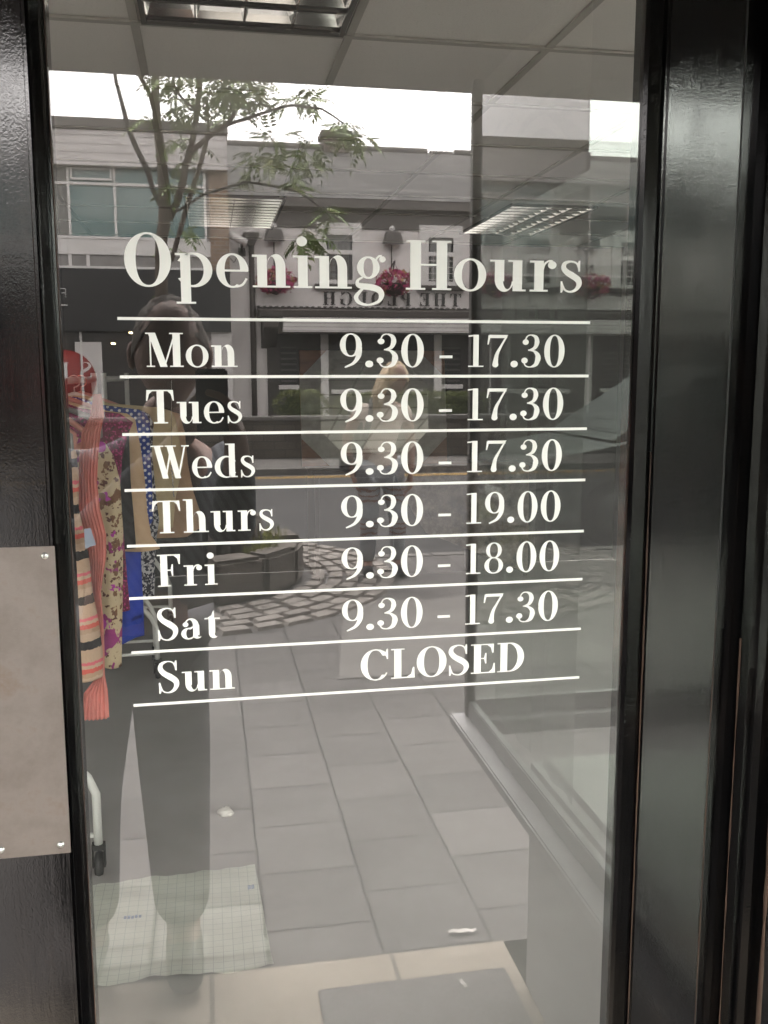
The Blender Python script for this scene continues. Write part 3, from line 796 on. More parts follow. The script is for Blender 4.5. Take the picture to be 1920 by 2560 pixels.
# net panel that hangs behind the side pane
M_NET = NT('pale green net')
M_NET.t.nodes.remove(M_NET.p)
_df = M_NET.n('ShaderNodeBsdfDiffuse'); _df.inputs[0].default_value = (0.62, 0.65, 0.60, 1)
_tr = M_NET.n('ShaderNodeBsdfTransparent'); _mx = M_NET.n('ShaderNodeMixShader'); _mx.inputs[0].default_value = 0.5
M_NET.l(M_NET.math('ADD', 0.30, M_NET.math('MULTIPLY', M_NET.noise(M_NET.co('xyz', (1, 1, 0.03)), 14, 2), 0.12)), _mx.inputs[0])
M_NET.l(_tr.outputs[0], _mx.inputs[1]); M_NET.l(_df.outputs[0], _mx.inputs[2]); M_NET.l(_mx.outputs[0], M_NET.out.inputs[0])
m = MB()
n = 60
for i in range(n):
    y0, y1 = -1.31 + 0.53 * i / n, -1.31 + 0.53 * (i + 1) / n
    x0, x1 = 0.70 + 0.004 * math.sin(i * 0.5), 0.70 + 0.004 * math.sin((i + 1) * 0.5)
    m.quad((x0, y0, 0.64), (x1, y1, 0.64), (x1, y1, 1.84), (x0, y0, 1.84))
tag(m.build('net_curtain', M_NET.m), 'pale greenish net curtain hanging inside the side pane by the post', 'curtain')
M_BLINDF = NT('pale roller blind cloth')
M_BLINDF.t.nodes.remove(M_BLINDF.p)
_df = M_BLINDF.n('ShaderNodeBsdfDiffuse'); _df.inputs[0].default_value = (0.66, 0.615, 0.59, 1)
_tl = M_BLINDF.n('ShaderNodeBsdfTranslucent'); _tl.inputs[0].default_value = (0.66, 0.615, 0.59, 1)
_mx = M_BLINDF.n('ShaderNodeMixShader'); _mx.inputs[0].default_value = 0.5
M_BLINDF.l(_df.outputs[0], _mx.inputs[1]); M_BLINDF.l(_tl.outputs[0], _mx.inputs[2]); M_BLINDF.l(_mx.outputs[0], M_BLINDF.out.inputs[0])
rb = thing('roller_blind', 'pale roller blind drawn a little way down behind the side pane', 'blind', (0.68, -1.1, 2.1))
m = MB(); m.box((0.652, -1.328, 1.875), (0.654, -0.69, 2.17)); m.build('blind_cloth', M_BLINDF.m, rb)
m = MB(); m.box((0.650, -1.328, 1.845), (0.658, -0.69, 1.874), 0.002); m.build('bottom_bar', M_RAILGREY, rb)
m = MB(); m.tube([(0.668, -1.32, 2.155), (0.668, -0.69, 2.155)], 0.011, 10); m.build('roller', M_RAILGREY, rb)
M_MAT = plain('dark grey doormat', (0.13, 0.122, 0.118), 0.95, 0.3, 90, 0.004, 300)
m = MB(); m.box((0.225, -1.197, 0.0), (0.700, -0.25, 0.010), 0.003)
tag(m.build('doormat', M_MAT), 'dark grey doormat lying on the beige lobby slabs', 'doormat')
# scraps on the lobby edge
M_PAPER = plain('white paper scrap', (0.50, 0.48, 0.44), 0.8, 0.08)
def scrap(px, py, w, l, rz, label, z=0.001, curl=0.006):
    p = ray(px, py); k = (z - CAM_H) / p.z
    x, yv = p.x * k, -CAM_D + p.y * k
    m = MB()
    n = 6
    for i in range(n):
        vs = []
        for j in (i, i + 1):
            u = (j / n - 0.5) * l
            hz = z + curl * (0.3 + math.sin(j * 1.3) ** 2)
            ww = w * (0.5 + 0.5 * math.sin(math.pi * (j + 0.5) / (n + 1)))
            for q in (-ww / 2, ww / 2):
                vs.append((x + u * math.cos(rz) - q * math.sin(rz), -yv + u * math.sin(rz) + q * math.cos(rz), hz))
        m.quad(vs[0], vs[2], vs[3], vs[1])
    return tag(m.build('paper_scrap', M_PAPER), label, 'litter')
scrap(1156, 2330, 0.016, 0.075, 0.1, 'flat white paper scrap lying just outside the beige slabs')
scrap(1158, 2462, 0.011, 0.04, 1.3, 'small white paper scrap on the dark doormat', 0.0115)

# ------------------------------------------------------------------ things in the shop
# squared paper sheet on the floor
M_GRID = NT('squared drafting paper')
_v = M_GRID.co('xy' + 'z')
_b = M_GRID.n('ShaderNodeTexBrick', offset=0.0)
for k_, v_ in (('Scale', 1), ('Brick Width', 0.026), ('Row Height', 0.026), ('Mortar Size', 0.0008), ('Mortar Smooth', 0.3), ('Bias', 0)): _b.inputs[k_].default_value = v_
_b.inputs['Color1'].default_value = (0.56, 0.575, 0.52, 1); _b.inputs['Color2'].default_value = (0.545, 0.56, 0.51, 1); _b.inputs['Mortar'].default_value = (0.36, 0.39, 0.37, 1)
M_GRID.l(_v, _b.inputs['Vector'])
_st = M_GRID.noise(_v, 4, 6, 0.7)
M_GRID.base(M_GRID.mix(0.35, _b.outputs['Color'], M_GRID.ramp(_st, [(0.3, (0.55, 0.53, 0.46)), (0.65, (1, 1, 1))]), 'MULTIPLY')); M_GRID.set(Roughness=0.6); M_GRID = M_GRID.m
m = MB()
A, B, C_, D_ = Vector((-0.52, 1.795, 0)), Vector((0.103, 1.832, 0)), Vector((0.125, 1.303, 0)), Vector((-0.50, 1.318, 0))
n = 40
random.seed(3)
def pz(u, v):
    e = 0.0022 + 0.0014 * math.sin(u * 17 + v * 5) + 0.0012 * math.sin(v * 23 - u * 9)
    if v > 0.86: e += 0.012 * (v - 0.86) / 0.14 * (0.5 + 0.5 * math.sin(u * 13)) + 0.004
    return max(e, 0.0006)
vs, fs = [], []
for i in range(n + 1):
    for j in range(n + 1):
        u, v = i / n, j / n
        p = (A * (1 - u) + B * u) * (1 - v) + (D_ * (1 - u) + C_ * u) * v
        rg = 0.006 * math.sin(u * 40) * math.sin(u * 13 + 1) * (1 if v in (0, 1) else 0)
        vs.append((p.x, p.y + rg, pz(u, v)))
for i in range(n):
    for j in range(n):
        a = i * (n + 1) + j
        fs.append((a, a + 1, a + n + 2, a + n + 1))
m.add(vs, fs, True)
o = tag(m.build('paper_sheet', M_GRID), 'pale green squared paper sheet lying on the shop floor inside the door', 'paper sheet')
M_INK = plain('blue ink smudge', (0.22, 0.27, 0.36), 0.8, 0.4, 120)
for (cx, cyy, w, h) in ((-0.245, 1.605, 0.05, 0.020), (0.085, 1.70, 0.02, 0.026), (-0.02, 1.355, 0.05, 0.012)):
    mm = MB()
    for k in range(5):
        xx = cx + (k - 2) * w / 5
        mm.box((xx - w * 0.075, cyy - h / 2 * random.uniform(0.6, 1), 0.0052), (xx + w * 0.075, cyy + h / 2 * random.uniform(0.6, 1), 0.0056))
    mm.build('ink_stamp', M_INK, o)
# crumpled tissue
m = MB()
random.seed(5)
m.ball((0.019, 2.178, 0.015), 0.021, 14, (1.15, 0.9, 0.70), 0.30); m.ball((0.033, 2.170, 0.009), 0.013, 10, (1.2, 0.9, 0.6), 0.3)
tag(m.build('crumpled_tissue', M_PAPER), 'crumpled white tissue lying on the floor', 'tissue')

# octagonal mirror leaning back on a sideboard
MC = Vector((1.20, 5.93, 1.245)); TILT = R(8.5)
def mp(u, v, d):
    """u along, v up the leaning mirror, d toward the door"""
    return Vector((MC.x + u, MC.y + v * math.sin(TILT) - d * math.cos(TILT), MC.z + v * math.cos(TILT) + d * math.sin(TILT) * -1 * -1))
mt = thing('octagonal_mirror', 'octagonal mirror on a square brown board at the back of the shop', 'mirror', (MC.x, MC.y, 0.825))
m = MB(); m.prism([mp(-0.54, -0.42, 0), mp(0.54, -0.42, 0), mp(0.54, 0.42, 0), mp(-0.54, 0.42, 0)], mp(0, 0, -0.03) - mp(0, 0, 0)); m.build('backing_board', M_BROWN, mt)
def octo(hw, hh, c, d): return [mp(x, y, d) for x, y in ((-hw, -hh + c), (-hw + c, -hh), (hw - c, -hh), (hw, -hh + c), (hw, hh - c), (hw - c, hh), (-hw + c, hh), (-hw, hh - c))]
M_MIRROR = NT('silvered mirror'); M_MIRROR.base((0.42, 0.44, 0.43)); M_MIRROR.set(Metallic=1.0, Roughness=0.02); M_MIRROR = M_MIRROR.m
M_BEVEL = plain('frosted mirror border', (0.36, 0.37, 0.35), 0.4, 0.2, 14, metal=0.2)
o1, o2 = octo(0.54, 0.42, 0.20, 0.008), octo(0.40, 0.34, 0.17, 0.012)
m = MB()
for i in range(8): m.quad(o1[i], o1[(i + 1) % 8], o2[(i + 1) % 8], o2[i])
m.prism(octo(0.54, 0.42, 0.20, 0.001), mp(0, 0, 0.0068) - mp(0, 0, 0)); m.build('mirror_border', M_BEVEL, mt)
m = MB(); m.poly(octo(0.40, 0.34, 0.17, 0.0121)); m.build('mirror_glass', M_MIRROR, mt)
sb = thing('sideboard', 'dark wooden sideboard under the octagonal mirror', 'sideboard', (1.5, 5.9, 0))
m = MB(); m.box((0.72, 5.62, 0.06), (2.35, 6.12, 0.80), 0.004); m.box((0.70, 5.60, 0.801), (2.37, 6.13, 0.825), 0.004); m.build('carcass', M_DARKWOOD, sb)
for i in range(3):
    m = MB(); m.box((0.75 + i * 0.53, 5.60, 0.10), (1.25 + i * 0.53, 5.619, 0.77), 0.004); dd = m.build('cupboard_door', M_DARKWOOD, sb)
    m = MB(); m.ball((1.21 + i * 0.53, 5.588, 0.46), 0.012, 10); m.build('knob', M_CHROME, dd)
for (x, yv) in ((0.78, 5.68), (2.29, 5.68), (0.78, 6.06), (2.29, 6.06)):
    m = MB(); m.tube([(x, yv, 0.06), (x, yv, 0)], [0.03, 0.022], 10); m.build('leg', M_DARKWOOD, sb)
M_THROW = NT('mottled brown floral cloth')
_v = M_THROW.co('xyz')
_vo = M_THROW.n('ShaderNodeTexVoronoi'); _vo.inputs['Scale'].default_value = 9; M_THROW.l(_v, _vo.inputs['Vector'])
_n = M_THROW.noise(_v, 16, 7, 0.75)
M_THROW.base(M_THROW.mix(0.6, M_THROW.ramp(_n, [(0.40, (0.045, 0.035, 0.03)), (0.5, (0.16, 0.125, 0.10)), (0.62, (0.34, 0.28, 0.23))]), M_THROW.ramp(_vo.outputs['Distance'], [(0.15, (0.08, 0.07, 0.06)), (0.5, (0.28, 0.22, 0.18))]), 'MIX')); M_THROW.set(Roughness=0.9); M_THROW = M_THROW.m
m = MB()
vs, fs = [], []
n = 40
for i in range(n + 1):
    u = i / n
    x = 1.28 + 1.0 * u
    zb = 0.80 - 0.42 * min(1, u / 0.22) ** 0.8 - 0.34 * max(0, (u - 0.2) / 0.8)
    col = [(x, 5.90, 0.832), (x, 5.60, 0.832)]
    for j in range(1, 9):
        z = 0.825 + (zb - 0.825) * j / 8
        col.append((x, 5.585 - 0.010 * (j / 8) - 0.014 * (1 + math.sin(u * 31)) * j / 8, z))
    vs += col
q = 10
for i in range(n):
    for j in range(q - 1):
        a = i * q + j
        fs.append((a, a + 1, a + q + 1, a + q))
m.add(vs, fs, True)
tag(m.build('draped_cloth', M_THROW), 'mottled brown patterned cloth draped over the front of the sideboard', 'cloth')

# ------------------------------------------------------------------ clothes rails, hangers and garments
M_RAILW = plain('white tube enamel', (0.62, 0.62, 0.59), 0.3, 0.05)
M_RUBBER = plain('black castor rubber', (0.012, 0.012, 0.012), 0.6, 0.1)
def clothes_rail(xc0, y0, xc1, y1, hw, zt, label, castor=True):
    t = thing('clothes_rail', label, 'clothes rail', ((xc0 + xc1) / 2, (y0 + y1) / 2, 0), 'white metal clothes rails in the shop')
    m = MB(); m.tube([(xc0, y0, zt), (xc1, y1, zt)], 0.014, 12); m.build('hanging_bar', M_RAILW, t)
    for (xc, yv) in ((xc0, y0), (xc1, y1)):
        m = MB(); m.tube([(xc, yv, 0.34), (xc, yv, zt + 0.03)], 0.013, 12); m.build('upright', M_RAILW, t)
        m = MB()
        m.tube([(xc - hw, yv, 0.10), (xc - hw, yv, 0.26), (xc - hw + 0.02, yv, 0.31), (xc - 0.06, yv, 0.50), (xc, yv, 0.53), (xc + 0.06, yv, 0.50), (xc + hw - 0.02, yv, 0.31), (xc + hw, yv, 0.26), (xc + hw, yv, 0.10)], 0.013, 12)
        m.tube([(xc - hw, yv, 0.13), (xc + hw, yv, 0.13)], 0.008, 8)
        fo = m.build('foot_frame', M_RAILW, t)
        for s in (-1, 1):
            m = MB()
            x = xc + s * hw
            m.lathe([(0.012, -0.013), (0.033, -0.011), (0.037, 0), (0.033, 0.011), (0.012, 0.013)], (x, yv, 0.038), 20, 'x')
            m.box((x - 0.019, yv - 0.012, 0.03), (x - 0.015, yv + 0.012, 0.10)); m.box((x + 0.015, yv - 0.012, 0.03), (x + 0.019, yv + 0.012, 0.10)); m.box((x - 0.019, yv - 0.014, 0.085), (x + 0.019, yv + 0.014, 0.102))
            m.build('castor', M_RUBBER, fo)
    return t
clothes_rail(-0.60, 1.86, -0.52, 3.72, 0.24, 1.47, 'white clothes rail full of dresses just inside the door')
clothes_rail(-0.50, 3.95, -0.45, 4.68, 0.20, 1.47, 'white clothes rail behind the first rail, nearly empty')

def railx(yv): return -0.60 + 0.08 * (yv - 1.86) / 1.86 if yv < 3.8 else -0.48
def hanger(yv, col, label, rough=0.35):
    xc, zt = railx(yv), 1.47
    m = MB()
    hook = [(xc, yv, zt - 0.055)] + [(xc + 0.024 * math.sin(a), yv, zt - 0.004 + 0.024 * math.cos(a) * 1.0) for a in [R(k) for k in range(180, -100, -20)]]
    m.tube(hook, 0.0025, 6)
    bar = [(xc, yv, zt - 0.055), (xc - 0.06, yv, zt - 0.075), (xc - 0.16, yv, zt - 0.115), (xc - 0.205, yv, zt - 0.15), (xc - 0.205, yv, zt - 0.185), (xc - 0.18, yv, zt - 0.20), (xc + 0.18, yv, zt - 0.20), (xc + 0.205, yv, zt - 0.185), (xc + 0.205, yv, zt - 0.15), (xc + 0.16, yv, zt - 0.115), (xc + 0.06, yv, zt - 0.075), (xc, yv, zt - 0.055)]
    m.tube(bar, 0.0095, 8)
    return tag(m.build('clothes_hanger', plain('hanger plastic ' + label[:12], col, rough, 0.05)), label, 'clothes hanger', 'clothes hangers on the first rail')
PINK = (0.62, 0.27, 0.22)
hanger(1.93, (0.30, 0.31, 0.30), 'grey plastic hanger at the near end of the rail')
hanger(1.985, PINK, 'pink plastic hanger over the striped knit dress')
hanger(2.17, PINK, 'pink plastic hanger behind the coral scarf')
hanger(2.48, (0.20, 0.19, 0.19), 'dark grey hanger above the magenta sequined top')
hanger(2.86, PINK, 'pink plastic hanger holding the blue dotted dress')
hanger(3.20, (0.70, 0.66, 0.62), 'clear pale hanger holding the khaki jacket')
hanger(3.36, PINK, 'pink plastic hanger at the far end of the rail')

def garment(name, label, cat, yv, edge, mat, flat=0.045, folds=9, fold=0.012, narrow=None, hem=0.0, seed=1, xc=None):
    """cloth hung from shoulders: edge = photo spots down its visible side, from the shoulder to the hem"""
    rnd = random.Random(seed)
    prof = []
    for q_, (px, py) in enumerate(edge):
        if q_ == 0 and py < 1015: py += 34
        p = at(px, py, yv); prof.append((p.z, p.x))
    xc = railx(yv) if xc is None else xc
    ph = rnd.uniform(0, 6)
    rings = []
    m = 48
    Z = []
    for i in range(len(prof) - 1):
        for k in range(8):
            t = k / 8
            Z.append((prof[i][0] * (1 - t) + prof[i + 1][0] * t, prof[i][1] * (1 - t) + prof[i + 1][1] * t))
    Z.append(prof[-1])
    top = Z[0][0]
    span = top - Z[-1][0]
    neck = [(top + 0.052, 0.05), (top + 0.040, 0.085), (top + 0.020, 0.14)]
    if narrow: neck = [(top + 0.01, narrow)]
    def ring(z, w, d, f):
        out = []
        for k in range(m):
            a = 2 * math.pi * k / m
            ca, sa = math.cos(a), math.sin(a)
            fx = math.sin(folds * ca * 1.9 + ph + 0.8 * math.sin(3 * z)) * fold * f
            out.append((xc + w * math.copysign(abs(ca) ** 0.8, ca), yv + d * math.copysign(abs(sa) ** 0.8, sa) + fx, z + hem * f * math.sin(ca * 7 + ph) * (0 if z > top - span * 0.9 else 1)))
        return out
    for z, w in neck: rings.append(ring(z, w, flat * 0.4, 0))
    for z, xe in Z:
        f = min(1.0, max(0.0, (top - z) / 0.35))
        rings.append(ring(z, max(0.02, xe - xc), flat * (0.45 + 0.55 * f), f))
    mb = MB(); mb.loft(rings[::-1], True, True)
    return tag(mb.build(name, mat), label, cat)

# cloth prints
t = NT('striped knit'); v = t.co('xyz'); sx = t.n('ShaderNodeSeparateXYZ'); t.l(v, sx.inputs[0])
wob = t.math('MULTIPLY', t.noise(v, 90, 3), 0.012)
fr = t.math('FRACT', t.math('MULTIPLY', t.math('ADD', sx.outputs[2], wob), 7.4))
c = t.ramp(fr, [(0.0, (0.58, 0.40, 0.28)), (0.14, (0.02, 0.018, 0.018)), (0.33, (0.60, 0.42, 0.30)), (0.50, (0.50, 0.33, 0.22)), (0.60, (0.70, 0.13, 0.10)), (0.70, (0.62, 0.42, 0.30)), (0.78, (0.75, 0.16, 0.20)), (0.85, (0.58, 0.40, 0.28))], 'CONSTANT')
t.base(c); t.set(Roughness=0.95); t.bump(t.noise(v, 160, 3), 0.003); M_STRIPE = t.m
M_CORAL = plain('coral crepe', (0.80, 0.29, 0.25), 0.85, 0.12, 12, 0.002, 120)
def print_mat(name, ground, layers, bumpd=0.001):
    """a printed cloth: each layer = (noise scale, threshold, softness, colour, seed shift)"""
    t = NT(name); c = ground
    for (sc, th, so, col, sh) in layers:
        v = t.co('xyz'); mpn = t.n('ShaderNodeMapping'); mpn.inputs['Location'].default_value = (sh, sh * 1.7, sh * 0.6); t.l(v, mpn.inputs[0])
        f = t.ramp(t.noise(mpn.outputs[0], sc, 3, 0.55), [(th, (0, 0, 0)), (th + so, (1, 1, 1))])
        c = t.mix(f, c, col)
    t.base(c); t.set(Roughness=0.85)
    if bumpd: t.bump(t.noise(t.co('xyz'), 200, 2), bumpd)
    return t.m
M_FLORAL = print_mat('beige dress with brown and magenta flowers', (0.63, 0.50, 0.32), [(26, 0.56, 0.02, (0.20, 0.09, 0.04), 3.1), (44, 0.60, 0.02, (0.13, 0.05, 0.03), 8.3), (10, 0.58, 0.015, (0.34, 0.03, 0.20), 1.7), (13, 0.62, 0.015, (0.50, 0.05, 0.40), 1.75)])
M_MAGENTA = print_mat('magenta sequins', (0.16, 0.008, 0.055), [(120, 0.55, 0.03, (0.55, 0.05, 0.22), 0.4), (60, 0.6, 0.03, (0.05, 0.02, 0.035), 4)])
M_BEIGE = plain('beige knit', (0.66, 0.46, 0.29), 0.95, 0.10, 10, 0.002, 240)
M_DOT = NT('blue dotted cloth')
_v = M_DOT.co('xz' + 'y', (1, 1, 0)); _rot = M_DOT.n('ShaderNodeMapping'); _rot.inputs['Rotation'].default_value = (0, 0, R(45)); _rot.inputs['Scale'].default_value = (48, 48, 1); M_DOT.l(_v, _rot.inputs[0])
_fr = M_DOT.n('ShaderNodeVectorMath', operation='FRACTION'); M_DOT.l(_rot.outputs[0], _fr.inputs[0])
_ds = M_DOT.n('ShaderNodeVectorMath', operation='DISTANCE'); M_DOT.l(_fr.outputs[0], _ds.inputs[0]); _ds.inputs[1].default_value = (0.5, 0.5, 0)
_sp = M_DOT.n('ShaderNodeSeparateXYZ'); M_DOT.l(_v, _sp.inputs[0])
M_DOT.base(M_DOT.ramp(_ds.outputs['Value'], [(0.24, (0.75, 0.76, 0.80)), (0.29, (0.014, 0.045, 0.28))])); M_DOT.set(Roughness=0.8); M_DOT = M_DOT.m
M_ROYAL = plain('royal blue cloth', (0.012, 0.045, 0.40), 0.75, 0.25, 8)
M_LACE = print_mat('black and white lace print', (0.50, 0.49, 0.50), [(75, 0.48, 0.04, (0.02, 0.02, 0.035), 0.7), (34, 0.60, 0.02, (0.02, 0.02, 0.04), 6)])
M_NAVYLACE = print_mat('navy lace print', (0.018, 0.02, 0.055), [(110, 0.56, 0.04, (0.30, 0.31, 0.38), 0.7)])
M_KHAKI = plain('khaki cream cloth', (0.58, 0.46, 0.27), 0.9, 0.14, 9, 0.002, 200)
M_TAN = plain('tan cloth', (0.48, 0.31, 0.19), 0.9, 0.14, 9)
M_DARKC = plain('black cloth', (0.015, 0.013, 0.014), 0.9, 0.3, 9)

garment('knit_dress', 'striped knit dress in peach, black and coral at the near end of the rail', 'dress', 1.95, [(190, 1125), (197, 1180), (197, 1270), (222, 1391), (231, 1481), (245, 1550), (256, 1632), (257, 1692)], M_STRIPE, 0.05, 7, 0.014, seed=2)
def scarf(name, label, cat, yv, path, mat, n=22, amp=0.006, k=7):
    """a hanging length of cloth: path = (px centre, py, half width in px)"""
    mb = MB(); rings = []
    P = []
    for i in range(len(path) - 1):
        for q in range(8):
            t = q / 8
            P.append(tuple(path[i][j] * (1 - t) + path[i + 1][j] * t for j in range(3)))
    P.append(path[-1])
    for (px, py, hw) in P:
        c = at(px, py, yv); w = (at(px + hw, py, yv) - c).x
        ring = []
        for q in range(n * 2):
            a = 2 * math.pi * q / (n * 2)
            u = math.cos(a)
            ring.append((c.x + w * u, yv + 0.018 * math.sin(a) + amp * math.sin(k * u + 2 * c.z), c.z))
        rings.append(ring)
    mb.loft(rings[::-1], True, True)
    return tag(mb.build(name, mat), label, cat)
scarf('coral_cardigan', 'long coral crepe cardigan hanging past the striped dress to a frilled hem', 'cardigan', 2.06,
      [(244, 985, 10), (243, 1040, 18), (228, 1080, 24), (222, 1142, 24), (219, 1202, 24), (222, 1270, 28), (240, 1340, 26), (244, 1391, 22), (241, 1481, 11), (250, 1550, 8), (256, 1632, 5), (252, 1690, 10), (240, 1730, 30), (239, 1795, 34)], M_CORAL, k=21, amp=0.0055, n=40)
garment('floral_dress', 'beige dress printed with brown sprays and magenta flowers', 'dress', 2.30, [(262, 1105), (284, 1140), (300, 1200), (308, 1330), (306, 1500), (303, 1660)], M_FLORAL, 0.045, 8, 0.016, hem=0.01, seed=5)
garment('sequined_top', 'magenta and black sequined top among the dresses', 'top', 2.50, [(300, 1000), (333, 1056), (318, 1090), (305, 1150), (300, 1220), (318, 1450), (325, 1525)], M_MAGENTA, 0.04, 6, 0.006, seed=8)
garment('black_dress', 'black dress pressed between the beige cardigan and the blue dress', 'dress', 2.60, [(300, 1010), (322, 1060), (326, 1200), (335, 1300), (340, 1370)], M_DARKC, 0.04, 6, 0.006, seed=9)
cg = garment('beige_cardigan', 'beige knit cardigan with long open sleeves', 'cardigan', 2.72, [(318, 1000), (338, 1048), (352, 1120), (362, 1200), (368, 1280), (378, 1340), (400, 1372)], M_BEIGE, 0.05, 6, 0.018, seed=3)
garment('royal_blue_dress', 'plain royal blue dress with its hem showing below the others', 'dress', 2.82, [(325, 1010), (345, 1060), (352, 1200), (352, 1400), (358, 1520), (361, 1600)], M_ROYAL, 0.045, 6, 0.016, hem=0.02, seed=13)
garment('dotted_dress', 'navy dress with white polka dots behind the beige cardigan', 'dress', 2.92, [(345, 990), (366, 1034), (376, 1060), (374, 1100), (380, 1200), (382, 1300), (346, 1380), (344, 1464)], M_DOT, 0.045, 7, 0.008, seed=4)
garment('navy_lace_dress', 'navy lace dress behind the dotted one', 'dress', 3.02, [(352, 990), (374, 1036), (384, 1060), (380, 1130), (392, 1260), (398, 1300), (388, 1370), (386, 1490)], M_LACE, 0.045, 7, 0.008, seed=14)
garment('khaki_jacket', 'khaki cream jacket hanging far along the rail', 'jacket', 3.20, [(400, 985), (430, 1028), (440, 1050), (452, 1120), (458, 1160), (440, 1240), (432, 1320)], M_KHAKI, 0.05, 5, 0.018, seed=6)
garment('tan_coat', 'tan coat at the far end of the first rail', 'coat', 3.42, [(410, 990), (448, 1034), (462, 1080), (470, 1160), (484, 1230), (504, 1290), (500, 1320), (470, 1340)], M_TAN, 0.05, 5, 0.010, seed=7)
# glass bead necklace that hangs from the coat hanger
m = MB()
for k in range(26):
    a = at(428 + 6 * (k / 25), 1145 + 95 * k / 25, 3.1)
    m.ball((a.x + 0.0016 * math.sin(k * 2.1), 3.10, a.z), 0.0032, 6)
p0 = at(430, 985, 3.1)
m.tube([(p0.x, 3.1, 1.47), (at(428, 1145, 3.1).x, 3.1, at(428, 1145, 3.1).z)], 0.0008, 4)
tag(m.build('bead_necklace', plain('bright beads', (0.85, 0.85, 0.85), 0.1, 0.0, metal=0.9)), 'string of bright beads hanging beside the khaki jacket', 'necklace')
# clear sticker tag on the scarf
m = MB(); a, b, c, d = at(210, 1322, 1.90), at(226, 1320, 1.90), at(240, 1362, 1.90), at(213, 1372, 1.90); m.prism([a, b, c, d], (0, 0.001, 0))
o = tag(m.build('price_tag', plain('pale blue tag', (0.42, 0.47, 0.60), 0.6, 0.05)), 'pale blue swing tag hanging against the coral cardigan', 'price tag')
# ------------------------------------------------------------------ the street that the glass mirrors
M_PAVE = bricks('grey paving slabs', (0.080, 0.074, 0.071), (0.125, 0.116, 0.111), (0.036, 0.034, 0.032), 0.30, 0.298, 'yx', 0.005, 0.9, 0.002, 0.5, 0.35, (0.277, 0.184))
M_CONC = plain('pale concrete paving', (0.135, 0.127, 0.119), 0.9, 0.12, 4, 0.001, 90)
M_ROAD = plain('worn asphalt', (0.036, 0.0345, 0.034), 0.9, 0.22, 3, 0.004, 140)
M_KERB = plain('granite kerb', (0.11, 0.103, 0.097), 0.85, 0.25, 9)
M_YELLOW = plain('yellow road paint', (0.38, 0.22, 0.03), 0.8, 0.25, 20)
m = MB(); m.box((-60, -200, -0.6), (60, 40, -0.30)); struct(m.build('ground', plain('earth', (0.16, 0.15, 0.14), 0.9)))
m = MB(); m.box((-40, -6.55, -0.3), (40, -1.32, -0.004)); struct(m.build('pavement', M_PAVE))
m = MB(); m.box((-40, -13.9, -0.3), (40, -6.70, -0.10)); struct(m.build('road', M_ROAD))
for (ya, yb) in ((-6.70, -6.55), (-14.05, -13.90)):
    m = MB()
    for i in range(-22, 22): m.box((i * 0.9 + 0.004, ya, -0.3), (i * 0.9 + 0.896, yb, 0.0), 0.012)
    struct(m.build('kerb', M_KERB))
m = MB(); m.box((-40, -15.78, -0.3), (40, -14.05, -0.004)); struct(m.build('pavement', bricks('far paving slabs', (0.10, 0.093, 0.085), (0.13, 0.12, 0.11), (0.05, 0.046, 0.044), 0.6, 0.45, 'xy', 0.008, 0.9, 0.002)))
for ya in (-6.85, -7.02, -13.42, -13.58):
    m = MB(); m.quad((-40, ya - 0.07, -0.096), (40, ya - 0.07, -0.096), (40, ya, -0.096), (-40, ya, -0.096)); struct(m.build('road_marking', M_YELLOW))
m = MB(); m.box((3.0, -2.9, -0.004), (9, -2.4, 0.0)); struct(m.build('paving_band', M_CONC))
m = MB(); m.quad((0.85, -5.1, 0.0), (8, -5.1, 0), (8, -3.55, 0.0), (0.6, -3.55, 0.0)); struct(m.build('paving_band', M_CONC))

# raised stone planter with a rowan, cobbles round it
TX, TY = -0.30, 6.05
M_STONE = plain('rough granite block', (0.115, 0.10, 0.086), 0.95, 0.4, 7, 0.02, 14)
M_COB = plain('pale cobble', (0.19, 0.172, 0.155), 0.9, 0.3, 8, 0.006, 30)
M_TIMBER = plain('weathered timber', (0.085, 0.072, 0.06), 0.9, 0.35, 9, 0.004, 60, stretch=(1, 1, 0.2))
M_SOIL = plain('dark soil', (0.05, 0.04, 0.03), 1, 0.4, 20)
pl = thing('stone_planter', 'round stone planter with a dark timber tub and grass round a rowan tree', 'planter', W(TX, TY, 0))
random.seed(11)
nst = 15
for i in range(nst):
    a0, a1 = 2 * math.pi * (i + 0.015) / nst, 2 * math.pi * (i + 0.985) / nst
    m = MB()
    h = 0.27 + random.uniform(-0.02, 0.03)
    bm = bmesh.new()
    pr_ = [Vector((TX + r_ * math.cos(a), -TY + r_ * math.sin(a), z)) for z in (-0.004, h) for (r_, a) in ((0.98, a0), (0.98, a1), (0.74, a1), (0.74, a0))]
    vs = [bm.verts.new(p) for p in pr_]
    for f in ((0, 3, 2, 1), (4, 5, 6, 7), (0, 1, 5, 4), (1, 2, 6, 5), (2, 3, 7, 6), (3, 0, 4, 7)): bm.faces.new([vs[k] for k in f])
    bmesh.ops.bevel(bm, geom=bm.edges[:], offset=0.03, segments=2, affect='EDGES')
    for v in bm.verts: v.co += Vector((random.uniform(-1, 1), random.uniform(-1, 1), random.uniform(-1, 1))) * 0.006
    m.bm(bm); m.build('stone_block', M_STONE, pl)
m = MB(); m.lathe([(0.001, 0.0), (0.76, 0.0), (0.76, 0.22), (0.001, 0.24)], (TX, -TY, 0), 32); m.build('soil', M_SOIL, pl)
m = MB()
for i in range(34):
    a = 2 * math.pi * i / 34
    p = Vector((TX + 0.62 * math.cos(a), -TY + 0.62 * math.sin(a), 0))
    m.tube([p + Vector((0, 0, 0.2)), p + Vector((0, 0, 0.44 + random.uniform(-0.01, 0.015)))], 0.052, 8)
m.build('timber_tub', M_TIMBER, pl)
